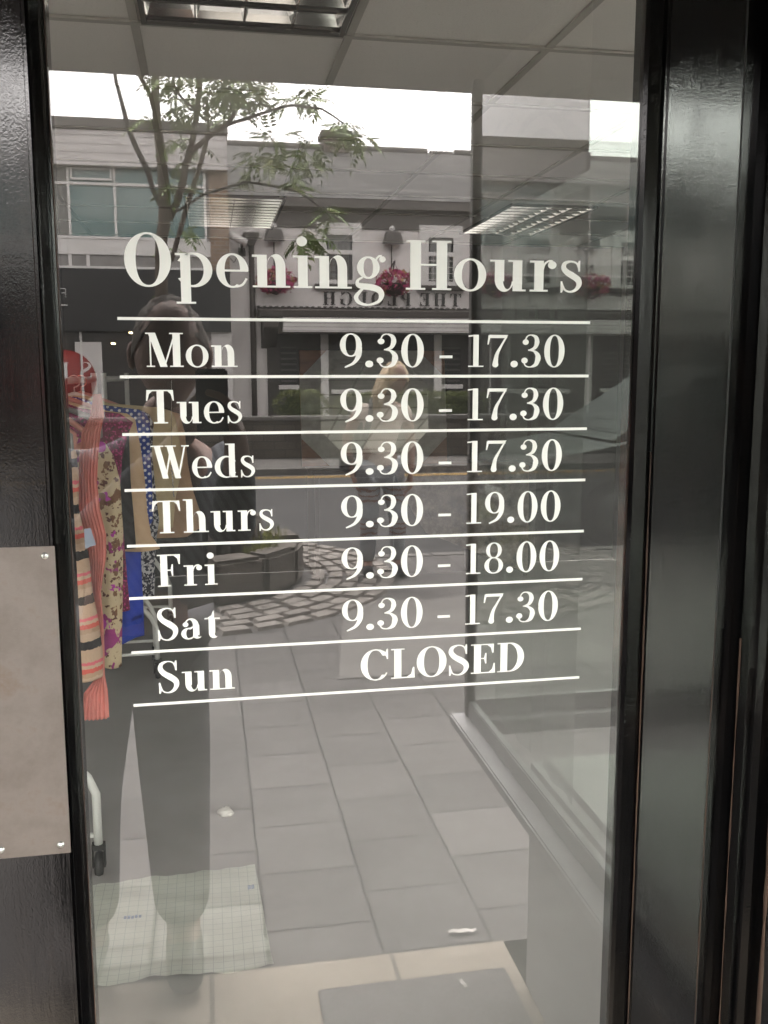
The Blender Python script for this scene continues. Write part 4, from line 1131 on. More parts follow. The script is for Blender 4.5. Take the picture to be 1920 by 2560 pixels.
m = MB(); m.lathe([(0.001, 0.2), (0.6, 0.2), (0.6, 0.40), (0.001, 0.42)], (TX, -TY, 0), 24); m.build('soil', M_SOIL, pl)
M_GRASS = plain('dry green grass', (0.20, 0.21, 0.05), 0.9, 0.4, 6)
m = MB()
random.seed(21)
for i in range(3800):
    a = random.uniform(0, 2 * math.pi)
    inner = random.random() < 0.6
    r_ = (0.6 * math.sqrt(random.random())) if inner else random.uniform(0.66, 0.84)
    if not inner and math.sin(a * 3 + 1) < -0.3: continue
    z0 = 0.40 if inner else 0.22
    x, yv = TX + r_ * math.cos(a), -TY + r_ * math.sin(a)
    h = random.uniform(0.06, 0.17); b = random.uniform(0, 6.28); l = random.uniform(0.02, 0.09)
    dx, dy = math.cos(b), math.sin(b)
    m.add([(x - dy * 0.007, yv + dx * 0.007, z0), (x + dy * 0.007, yv - dx * 0.007, z0), (x + dx * l, yv + dy * l, z0 + h)], [(0, 1, 2)])
g = m.build('grass', M_GRASS, pl); g['kind'] = 'stuff'
# cobbles in rings
m = MB()
for ring in range(5):
    rr = 1.04 + ring * 0.125
    nc = int(2 * math.pi * rr / 0.20)
    off = random.random()
    for i in range(nc):
        a0, a1 = 2 * math.pi * (i + off + 0.06) / nc, 2 * math.pi * (i + off + 0.94) / nc
        pts = []
        for (r_, a) in ((rr, a0), (rr, a1), (rr + 0.105, a1), (rr + 0.105, a0)):
            pts.append((TX + r_ * math.cos(a) + random.uniform(-.008, .008), -TY + r_ * math.sin(a) + random.uniform(-.008, .008)))
        cx_, cy_ = sum(p[0] for p in pts) / 4, sum(p[1] for p in pts) / 4
        h = 0.014 + random.uniform(0, 0.010)
        lo = [(p[0], p[1], -0.01) for p in pts]
        hi = [(cx_ + (p[0] - cx_) * 0.86, cy_ + (p[1] - cy_) * 0.86, h) for p in pts]
        m.add(lo + hi, [(4, 5, 6, 7), (0, 1, 5, 4), (1, 2, 6, 5), (2, 3, 7, 6), (3, 0, 4, 7)])
struct(m.build('cobbled_path', M_COB))

M_BARK = plain('grey brown bark', (0.13, 0.105, 0.085), 0.95, 0.35, 14, 0.004, 60, stretch=(1, 1, 0.4))
M_TWIG = plain('dark twig bark', (0.035, 0.028, 0.024), 0.9, 0.3, 14)
M_LEAF = NT('rowan leaf')
_n = M_LEAF.noise(M_LEAF.co('xyz'), 7, 3)
M_LEAF.base(M_LEAF.ramp(_n, [(0.3, (0.09, 0.15, 0.03)), (0.6, (0.17, 0.24, 0.055)), (0.8, (0.25, 0.23, 0.06))])); M_LEAF.set(Roughness=0.6)
M_LEAF.p.inputs['Transmission Weight'].default_value = 0.0
M_LEAF = M_LEAF.m
tr = thing('rowan_tree', 'thin rowan tree with sparse feathery leaves growing from the stone planter', 'tree', W(TX, TY, 0.4))
def limb(name, path, y0, dy, mat=M_BARK):
    pts, rs = [], []
    for i, (px, py, hw) in enumerate(path):
        yv = y0 + dy * i / max(1, len(path) - 1)
        p = mir(px, py, yv); pts.append(p); rs.append(hw / F_PX * (yv + CAM_D))
    # smooth it a little with a midpoint wobble
    P, Rr = [pts[0]], [rs[0]]
    for i in range(1, len(pts)):
        mid = (pts[i - 1] + pts[i]) / 2 + Vector((random.uniform(-1, 1), random.uniform(-1, 1), 0)) * 0.012
        P += [mid, pts[i]]; Rr += [(rs[i - 1] + rs[i]) / 2, rs[i]]
    m = MB(); m.tube(P, Rr, 10)
    return m.build(name, mat, tr)
base = W(TX, TY, 0.38)
random.seed(2)
p_tr = [(404, 800, 15), (403, 690, 15), (403, 602, 14), (411, 555, 15), (412, 509, 14), (405, 405, 12), (393, 312, 10), (388, 231, 9), (391, 168, 8), (396, 80, 7), (402, -40, 5)]
P = [base, (base + mir(404, 800, TY)) / 2 + Vector((-0.02, 0, 0))]; Rr = [0.075, 0.055]
for (px, py, hw) in p_tr: P.append(mir(px, py, TY)); Rr.append(hw / F_PX * 6.9)
m = MB(); m.tube(P, Rr, 14); m.build('trunk', M_BARK, tr)
limb('limb', [(424, 545, 9), (457, 457, 9), (474, 382, 8), (492, 278, 6.5), (503, 168, 6), (508, 40, 5)], TY, -0.3)
limb('limb', [(428, 650, 6), (440, 612, 6), (480, 474, 6), (515, 359, 5), (518, 260, 3.5)], TY + 0.02, 0.35)
limb('limb', [(404, 520, 5), (399, 509, 6), (370, 428, 7), (341, 370, 6), (318, 312, 6), (304, 255, 4.5), (283, 162, 4), (270, 80, 3)], TY, 0.3, M_TWIG)
limb('limb', [(392, 300, 6), (376, 238, 5), (352, 195, 4.5), (333, 162, 4), (320, 100, 3)], TY, -0.25)
limb('limb', [(474, 384, 6), (480, 377, 6), (555, 318, 5), (585, 285, 4), (582, 240, 2.5)], TY - 0.08, -0.3)
limb('limb', [(520, 345, 3.5), (560, 315, 4), (613, 298, 4), (680, 276, 3), (729, 263, 3.2), (804, 272, 2.4), (856, 307, 1.6)], TY - 0.12, -0.5, M_TWIG)
limb('limb', [(440, 530, 3), (509, 486, 3), (619, 454, 3), (690, 466, 3), (746, 480, 3), (790, 510, 2.6), (827, 544, 2.2), (800, 560, 1.2)], TY, 0.5, M_TWIG)
limb('limb', [(492, 278, 3), (470, 260, 3), (440, 225, 2.5), (430, 195, 1.6)], TY - 0.2, -0.2, M_TWIG)
limb('limb', [(515, 300, 3), (498, 286, 2.5), (470, 270, 2)], TY, 0.2, M_TWIG)
m = MB()
random.seed(31)
def leaf(p, ax, ln):
    """a rowan leaf: leaflets in pairs along a curving stalk"""
    ax = ax.normalized(); side = ax.cross(Vector((random.uniform(-.4, .4), random.uniform(-.6, .6), 1)))
    if side.length < 0.1: side = Vector((1, 0, 0))
    side.normalize(); nup = side.cross(ax)
    nl = random.randint(4, 6)
    def lf(c, d, l):
        w = nup.lerp(ax, 0.3).cross(d)
        w = (d.cross(nup)).normalized() * l * 0.19
        m.add([c, c + d * l * 0.5 + w + nup * 0.002, c + d * l - nup * l * 0.12, c + d * l * 0.5 - w + nup * 0.002], [(0, 1, 2, 3)])
    for i in range(nl):
        t = 0.22 + 0.7 * i / nl
        c = p + ax * ln * t - nup * ln * 0.25 * t * t
        l = ln * 0.36 * (1 - 0.4 * abs(t - 0.5))
        for s in (1, -1): lf(c, (side * s + ax * 0.55 - nup * 0.25).normalized(), l)
    lf(p + ax * ln * 0.95 - nup * ln * 0.22, (ax - nup * 0.4).normalized(), ln * 0.34)
CL = [(572, 205, 52, 44, 54), (610, 235, 50, 34, 34), (655, 205, 30, 16, 10), (462, 262, 46, 36, 24), (420, 190, 40, 26, 16), (735, 250, 36, 18, 16), (768, 252, 14, 10, 4), (870, 325, 26, 26, 22), (905, 345, 14, 20, 8),
      (695, 335, 26, 14, 9), (655, 390, 44, 26, 16), (625, 425, 26, 24, 10), (755, 400, 36, 34, 22), (735, 450, 22, 16, 7), (790, 360, 20, 16, 7), (776, 585, 26, 30, 18), (755, 605, 20, 16, 8), (815, 525, 26, 14, 10),
      (440, 458, 22, 14, 8), (470, 470, 16, 10, 5), (435, 350, 16, 14, 5), (480, 360, 18, 14, 6), (455, 405, 14, 8, 4), (470, 570, 16, 10, 5), (420, 745, 16, 14, 5), (560, 280, 40, 26, 16), (520, 240, 26, 26, 10), (395, 545, 8, 8, 3), (445, 625, 10, 8, 3), (378, 295, 12, 8, 4),
      (440, 90, 70, 50, 30), (590, 100, 60, 50, 26), (330, 60, 50, 40, 16), (470, 175, 30, 16, 8)]
for (px, py, rx, ry, nlf) in CL:
    dep = random.uniform(-0.35, 0.35)
    for i in range(nlf):
        a, q = random.uniform(0, 6.28), math.sqrt(random.random())
        p = mir(px + rx * q * math.cos(a), py + ry * q * math.sin(a), TY + dep + random.uniform(-0.22, 0.22))
        leaf(p, Vector((random.uniform(-1, 1), random.uniform(-1, 1), random.uniform(-0.7, 0.35))), random.uniform(0.11, 0.19))
m.build('crown', M_LEAF, tr)

# low stone wall and hedge in front of the pub
M_WALLST = bricks('coursed rubble wall', (0.07, 0.057, 0.045), (0.125, 0.105, 0.085), (0.035, 0.03, 0.027), 0.38, 0.15, 'xz', 0.012, 0.95, 0.02, 0.5, 0.7)
m = MB(); m.box((-14, -16.15, -0.1), (24, -15.80, 0.66))
gw = thing('garden_wall', 'low rubble stone wall with flat coping across the road', 'wall', W(2, 15.8, 0))
m.build('wall_body', M_WALLST, gw)
m = MB()
for i in range(-12, 22):
    m.box((i * 1.1 + 0.01, -16.20, 0.661), (i * 1.1 + 1.09, -15.75, 0.735), 0.015)
m.build('coping', M_KERB, gw)
M_HEDGE = NT('clipped hedge leaves')
_n = M_HEDGE.noise(M_HEDGE.co('xyz'), 5, 4)
M_HEDGE.base(M_HEDGE.ramp(_n, [(0.3, (0.045, 0.065, 0.012)), (0.7, (0.12, 0.135, 0.025))])); M_HEDGE.set(Roughness=0.7); M_HEDGE = M_HEDGE.m
def hedge(x0, x1, z1, label):
    random.seed(int(x0 * 10) + 77)
    t = thing('hedge', label, 'hedge', W((x0 + x1) / 2, 16.7, 0.0))
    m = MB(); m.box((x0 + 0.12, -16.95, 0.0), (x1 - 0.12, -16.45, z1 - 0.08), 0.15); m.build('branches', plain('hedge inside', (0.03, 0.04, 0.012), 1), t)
    m = MB()
    for i in range(int((x1 - x0) * 1500)):
        x = random.uniform(x0, x1); e = min(1, (x - x0) / 0.3, (x1 - x) / 0.3)
        top = z1 - 0.25 * (1 - e) ** 2
        if random.random() < 0.5: y_, z = -16.42 + random.uniform(-0.04, 0.05), random.uniform(0.4, top)
        else: y_, z = random.uniform(-17.0, -16.4), top + random.uniform(-0.05, 0.035)
        s = random.uniform(0.02, 0.04)
        a, b = Vector((random.uniform(-1, 1), random.uniform(-1, 1), random.uniform(-1, 1))).normalized() * s, Vector((random.uniform(-1, 1), random.uniform(-1, 1), random.uniform(-1, 1))).normalized() * s
        p = Vector((x, y_, z)); m.add([p, p + a, p + a + b, p + b], [(0, 1, 2, 3)])
    m.build('leaves', M_HEDGE, t)
hedge(1.18, 2.22, 1.15, 'short rounded green hedge at the corner of the pub forecourt')
hedge(2.30, 5.4, 1.10, 'long clipped green hedge behind the low stone wall')

# ------------------------------------------------------------------ the pub
PY = 19.0
M_RENDER = plain('white painted render', (0.80, 0.76, 0.74), 0.85, 0.05, 1.2, 0.002, 40)
M_SLATE = bricks('grey roof slates', (0.024, 0.022, 0.021), (0.075, 0.069, 0.066), (0.004, 0.004, 0.004), 0.50, 0.15, 'xz', 0.016, 0.85, 0.0, 0.5, 0.45)
M_DARKTRIM = plain('dark brown trim', (0.055, 0.045, 0.04), 0.6, 0.15)
M_GREYTRIM = plain('grey eaves board', (0.11, 0.10, 0.095), 0.7, 0.15)
M_WIN = NT('dark window glass'); M_WIN.base((0.02, 0.022, 0.022)); M_WIN.set(Roughness=0.08); M_WIN = M_WIN.m
M_BLIND = plain('net behind window', (0.20, 0.20, 0.19), 0.5, 0.25, 12, stretch=(6, 1, 0.3))
M_BOARD = bricks('white canopy boards', (0.76, 0.73, 0.71), (0.79, 0.76, 0.74), (0.36, 0.34, 0.33), 30, 0.075, 'xz', 0.008, 0.7, 0.004)
pub = thing('pub', 'white rendered pub with grey slate roof and dark canopy', 'building', W(7, PY, 0))
X0, X1 = 0.50, 20.0
EZ = 4.80
m = MB(); m.box((X0, -PY - 8, -0.1), (X1, -PY, EZ)); m.build('wall', M_RENDER, pub)
m = MB()
RIDY, RIDZ = 23.0, 6.93
m.prism([(X0 - 0.06, -PY + 0.28, EZ + 0.205), (X0 - 0.06, -RIDY, RIDZ), (X0 - 0.06, -RIDY - 4.2, EZ + 0.205)], (X1 - X0 + 0.1, 0, 0)); rf = m.build('roof', M_SLATE, pub)
m = MB(); m.tube([(X0 - 0.06, -RIDY, RIDZ + 0.0), (5.55, -RIDY, RIDZ)], 0.10, 8); m.tube([(5.62, -RIDY, RIDZ - 0.03), (6.2, -RIDY, RIDZ - 0.03)], 0.08, 8); m.tube([(6.25, -RIDY, RIDZ + 0.0), (X1, -RIDY, RIDZ)], 0.10, 8); m.build('ridge_tiles', M_GREYTRIM, rf)
c0, c1 = mir(806, 330, 22.8), mir(872, 330, 22.8)
m = MB(); m.box((c0.x, -23.3, 6.5), (c1.x, -22.6, c0.z - 0.02), 0.02); m.box((c0.x - 0.05, -23.35, c0.z - 0.12), (c1.x + 0.05, -22.55, c0.z)); m.build('chimney', bricks('chimney brick', (0.16, 0.13, 0.11), (0.2, 0.16, 0.14), (0.12, 0.11, 0.1), 0.22, 0.075, 'xz'), rf)
m = MB(); m.box((X0 - 0.05, -PY + 0.001, EZ - 0.36), (X1, -PY + 0.03, EZ - 0.001)); m.box((X0 - 0.05, -PY + 0.03, EZ + 0.02), (X1, -PY + 0.27, EZ + 0.20), 0.01); m.build('eaves_board', M_GREYTRIM, pub)
def sash(xa, xb, za, zb, seed):
    f = MB()
    y0, y1 = -PY + 0.002, -PY + 0.05
    bw = 0.09
    f.box((xa - 0.14, y0, zb + 0.001), (xb + 0.14, y1 - 0.01, zb + 0.16)); f.box((xa - 0.14, y0, za), (xa - 0.001, y1 - 0.01, zb)); f.box((xb + 0.001, y0, za), (xb + 0.14, y1 - 0.01, zb))
    f.box((xa, y0, zb - bw), (xb, y1, zb)); f.box((xa, y0, za), (xb, y1, za + bw)); f.box((xa, y0, za + bw + .001), (xa + bw * 0.7, y1, zb - bw - .001)); f.box((xb - bw * 0.7, y0, za + bw + .001), (xb, y1, zb - bw - .001))
    zm = za + (zb - za) * 0.60
    f.box((xa + bw * 0.7 + .001, y0, zm - 0.045), (xb - bw * 0.7 - .001, y1 + 0.01, zm + 0.045))
    w = f.build('window', M_WHITEPVC, pub)
    p = MB(); p.quad((xb, y0 + 0.01, za), (xa, y0 + 0.01, za), (xa, y0 + 0.01, zb), (xb, y0 + 0.01, zb)); p.build('pane', M_WIN, w)
    p = MB(); p.quad((xb - .1, y0 + 0.013, zm), (xa + .1, y0 + 0.013, zm), (xa + .1, y0 + 0.013, zb - .1), (xb - .1, y0 + 0.013, zb - .1))
    for s in (xa + .12, xb - .26): p.quad((s + 0.13, y0 + 0.013, za + .1), (s, y0 + 0.013, za + .1), (s, y0 + 0.013, zm - .05), (s + 0.13, y0 + 0.013, zm - .05))
    p.build('net_curtain', M_BLIND, w)
    b = MB()
    for k in range(1, 4): b.box((xa + (xb - xa) * k / 4 - 0.006, y0 + 0.016, za + 0.09), (xa + (xb - xa) * k / 4 + 0.006, y0 + 0.024, zm - 0.05))
    for k in range(1, 5): b.box((xa + 0.07, y0 + 0.0245, za + (zm - za) * k / 5 - 0.006), (xb - 0.07, y0 + 0.03, za + (zm - za) * k / 5 + 0.006))
    b.build('glazing_bar', M_WHITEPVC if seed else M_GREYTRIM, w)
    s = MB(); s.box((xa - 0.2, y0, za - 0.10), (xb + 0.2, -PY + 0.14, za - 0.001), 0.01); s.build('sill', M_DARKTRIM, w)
for i, x in enumerate((2.44, 4.60, 6.76, 8.92, 11.1, 13.3)): sash(x, x + 0.66, 3.32, 4.40, i % 2)
# canopy over the ground floor
cz0, cz1 = 2.30, 2.585
m = MB(); m.prism([(1.05, -PY - 0.001, 2.83), (1.05, -PY + 1.0, 2.72), (1.05, -PY + 1.0, 2.60), (1.05, -PY - 0.001, 2.60)], (X1 - 1.05, 0, 0)); cn = m.build('canopy', M_DARKTRIM, pub)
m = MB()
m.box((1.05, -PY + 0.001, 2.831), (X1, -PY + 0.09, 2.836))
for i in range(150): m.box((1.05 + i * 0.125, -PY + 0.001, 2.8365), (1.05 + i * 0.125 + 0.06, -PY + 0.10, 2.862))
m.build('flashing_tiles', M_KERB, cn)
m = MB(); m.box((1.50, -PY + 0.95, cz0), (X1, -PY + 1.0, cz1), 0.004); m.build('fascia_boards', M_BOARD, cn)
m = MB(); m.prism([(1.12, -PY + 0.001, 2.6), (1.12, -PY + 0.98, 2.6), (1.12, -PY + 0.98, 2.40), (1.12, -PY + 0.5, 2.2), (1.12, -PY + 0.001, 2.0)], (0.30, 0, 0)); m.build('canopy_bracket', M_DARKTRIM, cn)
m = MB(); m.box((1.24, -PY + 0.001, 0), (X1, -PY + 0.06, 2.30)); m.build('bar_front', plain('dark bar front', (0.035, 0.028, 0.026), 0.5, 0.3, 2), pub)
for (xa, xb, za, zb) in ((1.50, 1.86, 1.25, 2.05), (2.6, 4.5, 1.15, 2.1), (4.94, 5.38, 1.25, 2.05), (6.2, 7.8, 1.15, 2.1), (8.6, 10, 1.15, 2.1)):
    m = MB(); m.box((xa, -PY + 0.061, za), (xb, -PY + 0.075, zb)); w = m.build('bar_window', M_WIN, pub)
    m = MB(); m.box((xa - 0.03, -PY + 0.061, za - 0.09), (xb + 0.03, -PY + 0.14, za - 0.001)); m.build('sill', M_WHITEPVC, w)
    m = MB()
    for k in range(7): m.box((xa + 0.02, -PY + 0.076, za + 0.06 + k * 0.115), (xb - 0.02, -PY + 0.082, za + 0.10 + k * 0.115))
    m.build('louvre_blind', M_GREYTRIM, w)
for x in (2.35, 4.78, 5.55, 8.2):
    m = MB(); m.box((x, -PY + 0.061, 0.0), (x + 0.16, -PY + 0.12, 2.295)); m.build('white_pilaster', M_WHITEPVC, pub)
M_LETTER = plain('dark bronze letters', (0.03, 0.027, 0.025), 0.5)
lettering('wall_lettering', 'THE PLOUGH', 2.42, 5.38, 2.90, 0.265, -PY + 0.004, M_LETTER, pub, 0.30, True, depth=0.025)
# downpipe, hopper, camera
m = MB(); a = mir(627, 560, PY - 0.1); m.tube([(a.x, -PY + 0.09, 4.25), (a.x, -PY + 0.09, 0.0)], 0.055, 10); m.box((a.x - 0.16, -PY + 0.01, 4.24), (a.x + 0.16, -PY + 0.2, 4.30)); m.prism([(a.x - 0.15, -PY + 0.02, 4.24), (a.x + 0.15, -PY + 0.02, 4.24), (a.x + 0.06, -PY + 0.02, 4.05), (a.x - 0.06, -PY + 0.02, 4.05)], (0, 0.16, 0)); m.build('downpipe', M_DARKTRIM, pub)
c = mir(603, 600, PY - 0.3)
cc = thing('security_camera', 'pale security camera on a bracket beside the pub downpipe', 'security camera', c)
m = MB(); m.tube([c + Vector((-0.24, 0.06, 0.10)), c + Vector((0.10, 0.0, -0.06))], 0.075, 10); m.build('housing', M_WHITEPVC, cc)
m = MB(); m.tube([c + Vector((0, -0.02, -0.03)), c + Vector((0.02, -0.10, -0.18)), c + Vector((0.02, -0.30, -0.20))], 0.03, 8); m.box(c + Vector((-0.05, -0.32, -0.28)), c + Vector((0.09, -0.25, -0.12))); m.build('bracket', M_DARKTRIM, cc)
m = MB(); m.tube([c + Vector((-0.24, -0.02, 0.06)), c + Vector((-0.30, -0.1, -0.25)), c + Vector((-0.15, -0.2, -0.42)), c + Vector((0.0, -0.3, -0.2))], 0.012, 6); m.build('cable', M_DARKTRIM, cc)
# flood lamps and hanging baskets
M_BLOOM = NT('pink petunias')
_n = M_BLOOM.noise(M_BLOOM.co('xyz'), 10, 3)
M_BLOOM.base(M_BLOOM.ramp(_n, [(0.42, (0.50, 0.04, 0.18)), (0.53, (0.36, 0.025, 0.13)), (0.62, (0.45, 0.36, 0.05)), (0.68, (0.12, 0.16, 0.04))])); M_BLOOM = M_BLOOM.m
M_BASKET = plain('dark basket moss', (0.03, 0.028, 0.018), 1, 0.4, 30)
BASK = [(1.42, 'near the downpipe'), (3.87, 'between the first two pub windows'), (6.05, 'beyond the second pub window'), (8.20, 'beside the fourth pub window')]
for i, (x, where) in enumerate(BASK):
    lp = thing('flood_lamp', 'dark flood lamp high on the pub wall ' + where, 'flood lamp', W(x, PY - 0.25, 4.28), 'flood lamps under the pub eaves')
    m = MB(); m.prism([(x - 0.20, -PY + 0.05, 4.16), (x + 0.20, -PY + 0.05, 4.16), (x + 0.14, -PY + 0.05, 4.40), (x - 0.14, -PY + 0.05, 4.40)], (0, 0.26, -0.04)); m.build('lamp_body', M_GREYTRIM, lp)
    m = MB(); m.tube([(x, -PY + 0.02, 4.14), (x, -PY + 0.02, 3.66)], 0.011, 6); m.build('cable', M_DARKTRIM, lp)
    m = MB(); m.ball((x, -PY + 0.06, 4.46), 0.07, 8); m.build('sensor', M_WHITEPVC, lp)
    hb = thing('hanging_basket', 'pink and yellow flower basket ' + where, 'flower basket', W(x, PY - 0.35, 3.3), 'flower baskets on the pub wall')
    m = MB(); m.tube([(x, -PY, 3.70), (x, -PY + 0.35, 3.78), (x, -PY + 0.36, 3.72)], 0.016, 6); m.tube([(x, -PY, 3.42), (x, -PY + 0.12, 3.5), (x, -PY + 0.30, 3.76)], 0.013, 6)
    for q in range(3): m.tube([(x, -PY + 0.36, 3.72), (x + 0.24 * math.cos(q * 2.1), -PY + 0.36 + 0.24 * math.sin(q * 2.1), 3.3)], 0.005, 4)
    m.build('bracket', M_DARKTRIM, hb)
    m = MB(); m.lathe([(0.02, -0.26), (0.16, -0.2), (0.25, -0.02), (0.26, 0.0), (0.02, 0.02)], (x, -PY + 0.36, 3.32), 16); m.build('basket', M_BASKET, hb)
    m = MB(); random.seed(40 + i)
    for k in range(420):
        a, b, r_ = random.uniform(0, 6.28), random.uniform(-1, 1), random.uniform(0.75, 1.05)
        p = Vector((x + 0.40 * r_ * math.sqrt(1 - b * b) * math.cos(a), -PY + 0.37 + 0.30 * r_ * math.sqrt(1 - b * b) * math.sin(a), 3.34 + 0.26 * r_ * b))
        s = random.uniform(0.03, 0.06)
        u, v = Vector((random.uniform(-1, 1), random.uniform(-1, 1), random.uniform(-1, 1))).normalized() * s, Vector((random.uniform(-1, 1), random.uniform(-1, 1), random.uniform(-1, 1))).normalized() * s
        m.add([p - u, p + v, p + u, p - v], [(0, 1, 2, 3)])
    m.build('flowers', M_BLOOM, hb)

# ------------------------------------------------------------------ the flat-roofed shop building beside the pub
BY = 18.4
M_CLAD = bricks('pale shiplap cladding', (0.72, 0.685, 0.675), (0.75, 0.715, 0.705), (0.38, 0.36, 0.35), 40, 0.155, 'xz', 0.008, 0.6, 0.004)
M_BRICK = bricks('buff brick', (0.32, 0.22, 0.15), (0.40, 0.28, 0.20), (0.40, 0.37, 0.34), 0.225, 0.075, 'xz', 0.010, 0.9, 0.004)
M_TEAL = NT('teal window with blinds')
_s = M_TEAL.noise(M_TEAL.co('xyz', (14, 1, 0.2)), 3, 3)
_l = M_TEAL.noise(M_TEAL.co('xyz', (0.5, 1, 1.4)), 1.6, 2)
M_TEAL.base(M_TEAL.mix(0.6, M_TEAL.ramp(_s, [(0.3, (0.09, 0.16, 0.16)), (0.7, (0.20, 0.29, 0.28))]), M_TEAL.ramp(_l, [(0.4, (0.10, 0.19, 0.19)), (0.6, (0.24, 0.31, 0.30))]))); M_TEAL.set(Roughness=0.10); M_TEAL = M_TEAL.m
M_BLACKF = plain('black shop fascia', (0.014, 0.014, 0.015), 0.45, 0.1)
fb = thing('shop_building', 'flat roofed shop building with pale cladding, teal windows and black fascia', 'building', W(-3, BY, 0))
BX0, BX1 = -16.0, 0.50
def zb(py): return mir(200, py, BY).z
zt, zf, zw1, zw0, zp0, zc0, zk0 = zb(302), zb(330), zb(418), zb(597), zb(636), zb(672), zb(828)
m = MB(); m.box((BX0, -BY - 9, -0.1), (BX1, -BY - 0.02, zt - 0.05)); m.build('wall', plain('grey render', (0.33, 0.31, 0.30), 0.9, 0.06), fb)
m = MB(); m.box((BX0 - 0.1, -BY - 9, zf), (BX1 + 0.02, -BY + 0.30, zt), 0.02); m.build('roof_edge', M_GREYTRIM, fb)
m = MB(); m.box((BX0, -BY + 0.001, zw1), (BX1 + 0.001, -BY + 0.24, zf - 0.002)); m.build('cladding', M_CLAD, fb)
bx = mir(523, 500, BY).x
m = MB(); m.box((bx, -BY - 0.02, zk0 + 0.002), (BX1, -BY + 0.04, zw1 - 0.002)); m.build('brick_pier', M_BRICK, fb)
pw = 0.845
xr = mir(515, 500, BY).x
ztr = zb(459)
for i in range(18):
    xa, xb = xr - pw * (i + 1), xr - pw * i
    if xa < BX0: break
    f = MB()
    f.box((xb - 0.045, -BY - 0.01, zw0), (xb + 0.002, -BY + 0.05, zw1 - 0.002)); f.box((xa + 0.003, -BY - 0.01, zw0), (xb - 0.046, -BY + 0.045, zw0 + 0.05)); f.box((xa + 0.003, -BY - 0.01, ztr - 0.025), (xb - 0.046, -BY + 0.045, ztr + 0.025))
    if i % 3 == 2:
        for (za, zb_) in ((ztr + 0.1, zw1 - 0.05),):
            f.box((xa + 0.03, -BY + 0.046, za - 0.04), (xb - 0.06, -BY + 0.07, za)); f.box((xa + 0.03, -BY + 0.046, zb_), (xb - 0.06, -BY + 0.07, zb_ + 0.03)); f.box((xa + 0.03, -BY + 0.046, za), (xa + 0.06, -BY + 0.07, zb_)); f.box((xb - 0.09, -BY + 0.046, za), (xb - 0.06, -BY + 0.07, zb_))
    w = f.build('window', M_WHITEPVC, fb)
    p = MB(); p.quad((xb - 0.04, -BY + 0.004, zw0 + 0.04), (xa, -BY + 0.004, zw0 + 0.04), (xa, -BY + 0.004, zw1 - 0.003), (xb - 0.04, -BY + 0.004, zw1 - 0.003)); p.build('pane', M_TEAL if i % 4 != 3 else M_BLIND, w)
m = MB(); m.box((BX0, -BY - 0.019, zp0), (bx - 0.002, -BY + 0.03, zw0 - 0.002)); m.build('spandrel_panel', M_WHITEPVC, fb)
m = MB(); m.box((BX0, -BY - 0.019, zc0 + 0.02), (bx - 0.002, -BY - 0.005, zp0 - 0.002)); cl = m.build('clerestory', plain('clerestory glass', (0.26, 0.25, 0.24), 0.2, 0.3, 3), fb)
m = MB()
for i in range(10):
    x = bx - 0.9 - i * 1.75
    m.box((x - 0.03, -BY - 0.01, zc0 + 0.055), (x + 0.03, -BY + 0.03, zp0 - 0.003))
    m.box((x + 0.30, -BY - 0.01, zc0 + 0.055), (x + 0.36, -BY + 0.02, zp0 - 0.003)) if i % 2 else None
m.box((BX0, -BY - 0.01, zc0), (bx - 0.002, -BY + 0.06, zc0 + 0.05)); m.build('clerestory_frame', M_WHITEPVC, cl)
m = MB(); m.box((BX0, -BY - 0.018, zk0), (BX1 - 0.001, -BY + 0.14, zc0 - 0.002)); kf = m.build('shop_fascia', M_BLACKF, fb)
M_SIGNW = plain('white sign letters', (0.72, 0.71, 0.70), 0.5, 0.02)
def stroke_sign(name, strokes, x, z, h, parent, y):
    """thin sans letters; read by someone who faces the building, so u runs towards -x"""
    m = MB()
    for st in strokes:
        m.tube([(x - u * h, y, z + v * h) for (u, v) in st], h * 0.065, 6)
    return m.build(name, M_SIGNW, parent)
fz = zb(746)
fx = mir(167, 738, BY).x
fh = zb(724) - fz
stroke_sign('fascia_lettering', [[(0, 0), (0, 1), (0.55, 1)], [(0, 0.52), (0.45, 0.52)]], fx, fz, fh, kf, -BY + 0.155)
stroke_sign('fascia_lettering', [[(0, 0), (0, 1)], [(0.6, 1), (0, 0.45)], [(0.2, 0.62), (0.62, 0)]], fx - 3.4, fz, fh, kf, -BY + 0.155)
sarc = [(0.55, 0.82), (0.42, 0.97), (0.25, 1.0), (0.08, 0.9), (0.06, 0.7), (0.28, 0.53), (0.5, 0.38), (0.55, 0.2), (0.42, 0.03), (0.22, 0.0), (0.04, 0.15)]
stroke_sign('fascia_lettering', [sarc], fx - 4.1, fz, fh, kf, -BY + 0.155)
m = MB(); a, b = mir(172, 764, BY), mir(140, 763, BY); m.box((b.x - 0.5, -BY + 0.145, a.z - 0.012), (a.x, -BY + 0.16, a.z + 0.012)); m.build('fascia_line', M_SIGNW, kf)
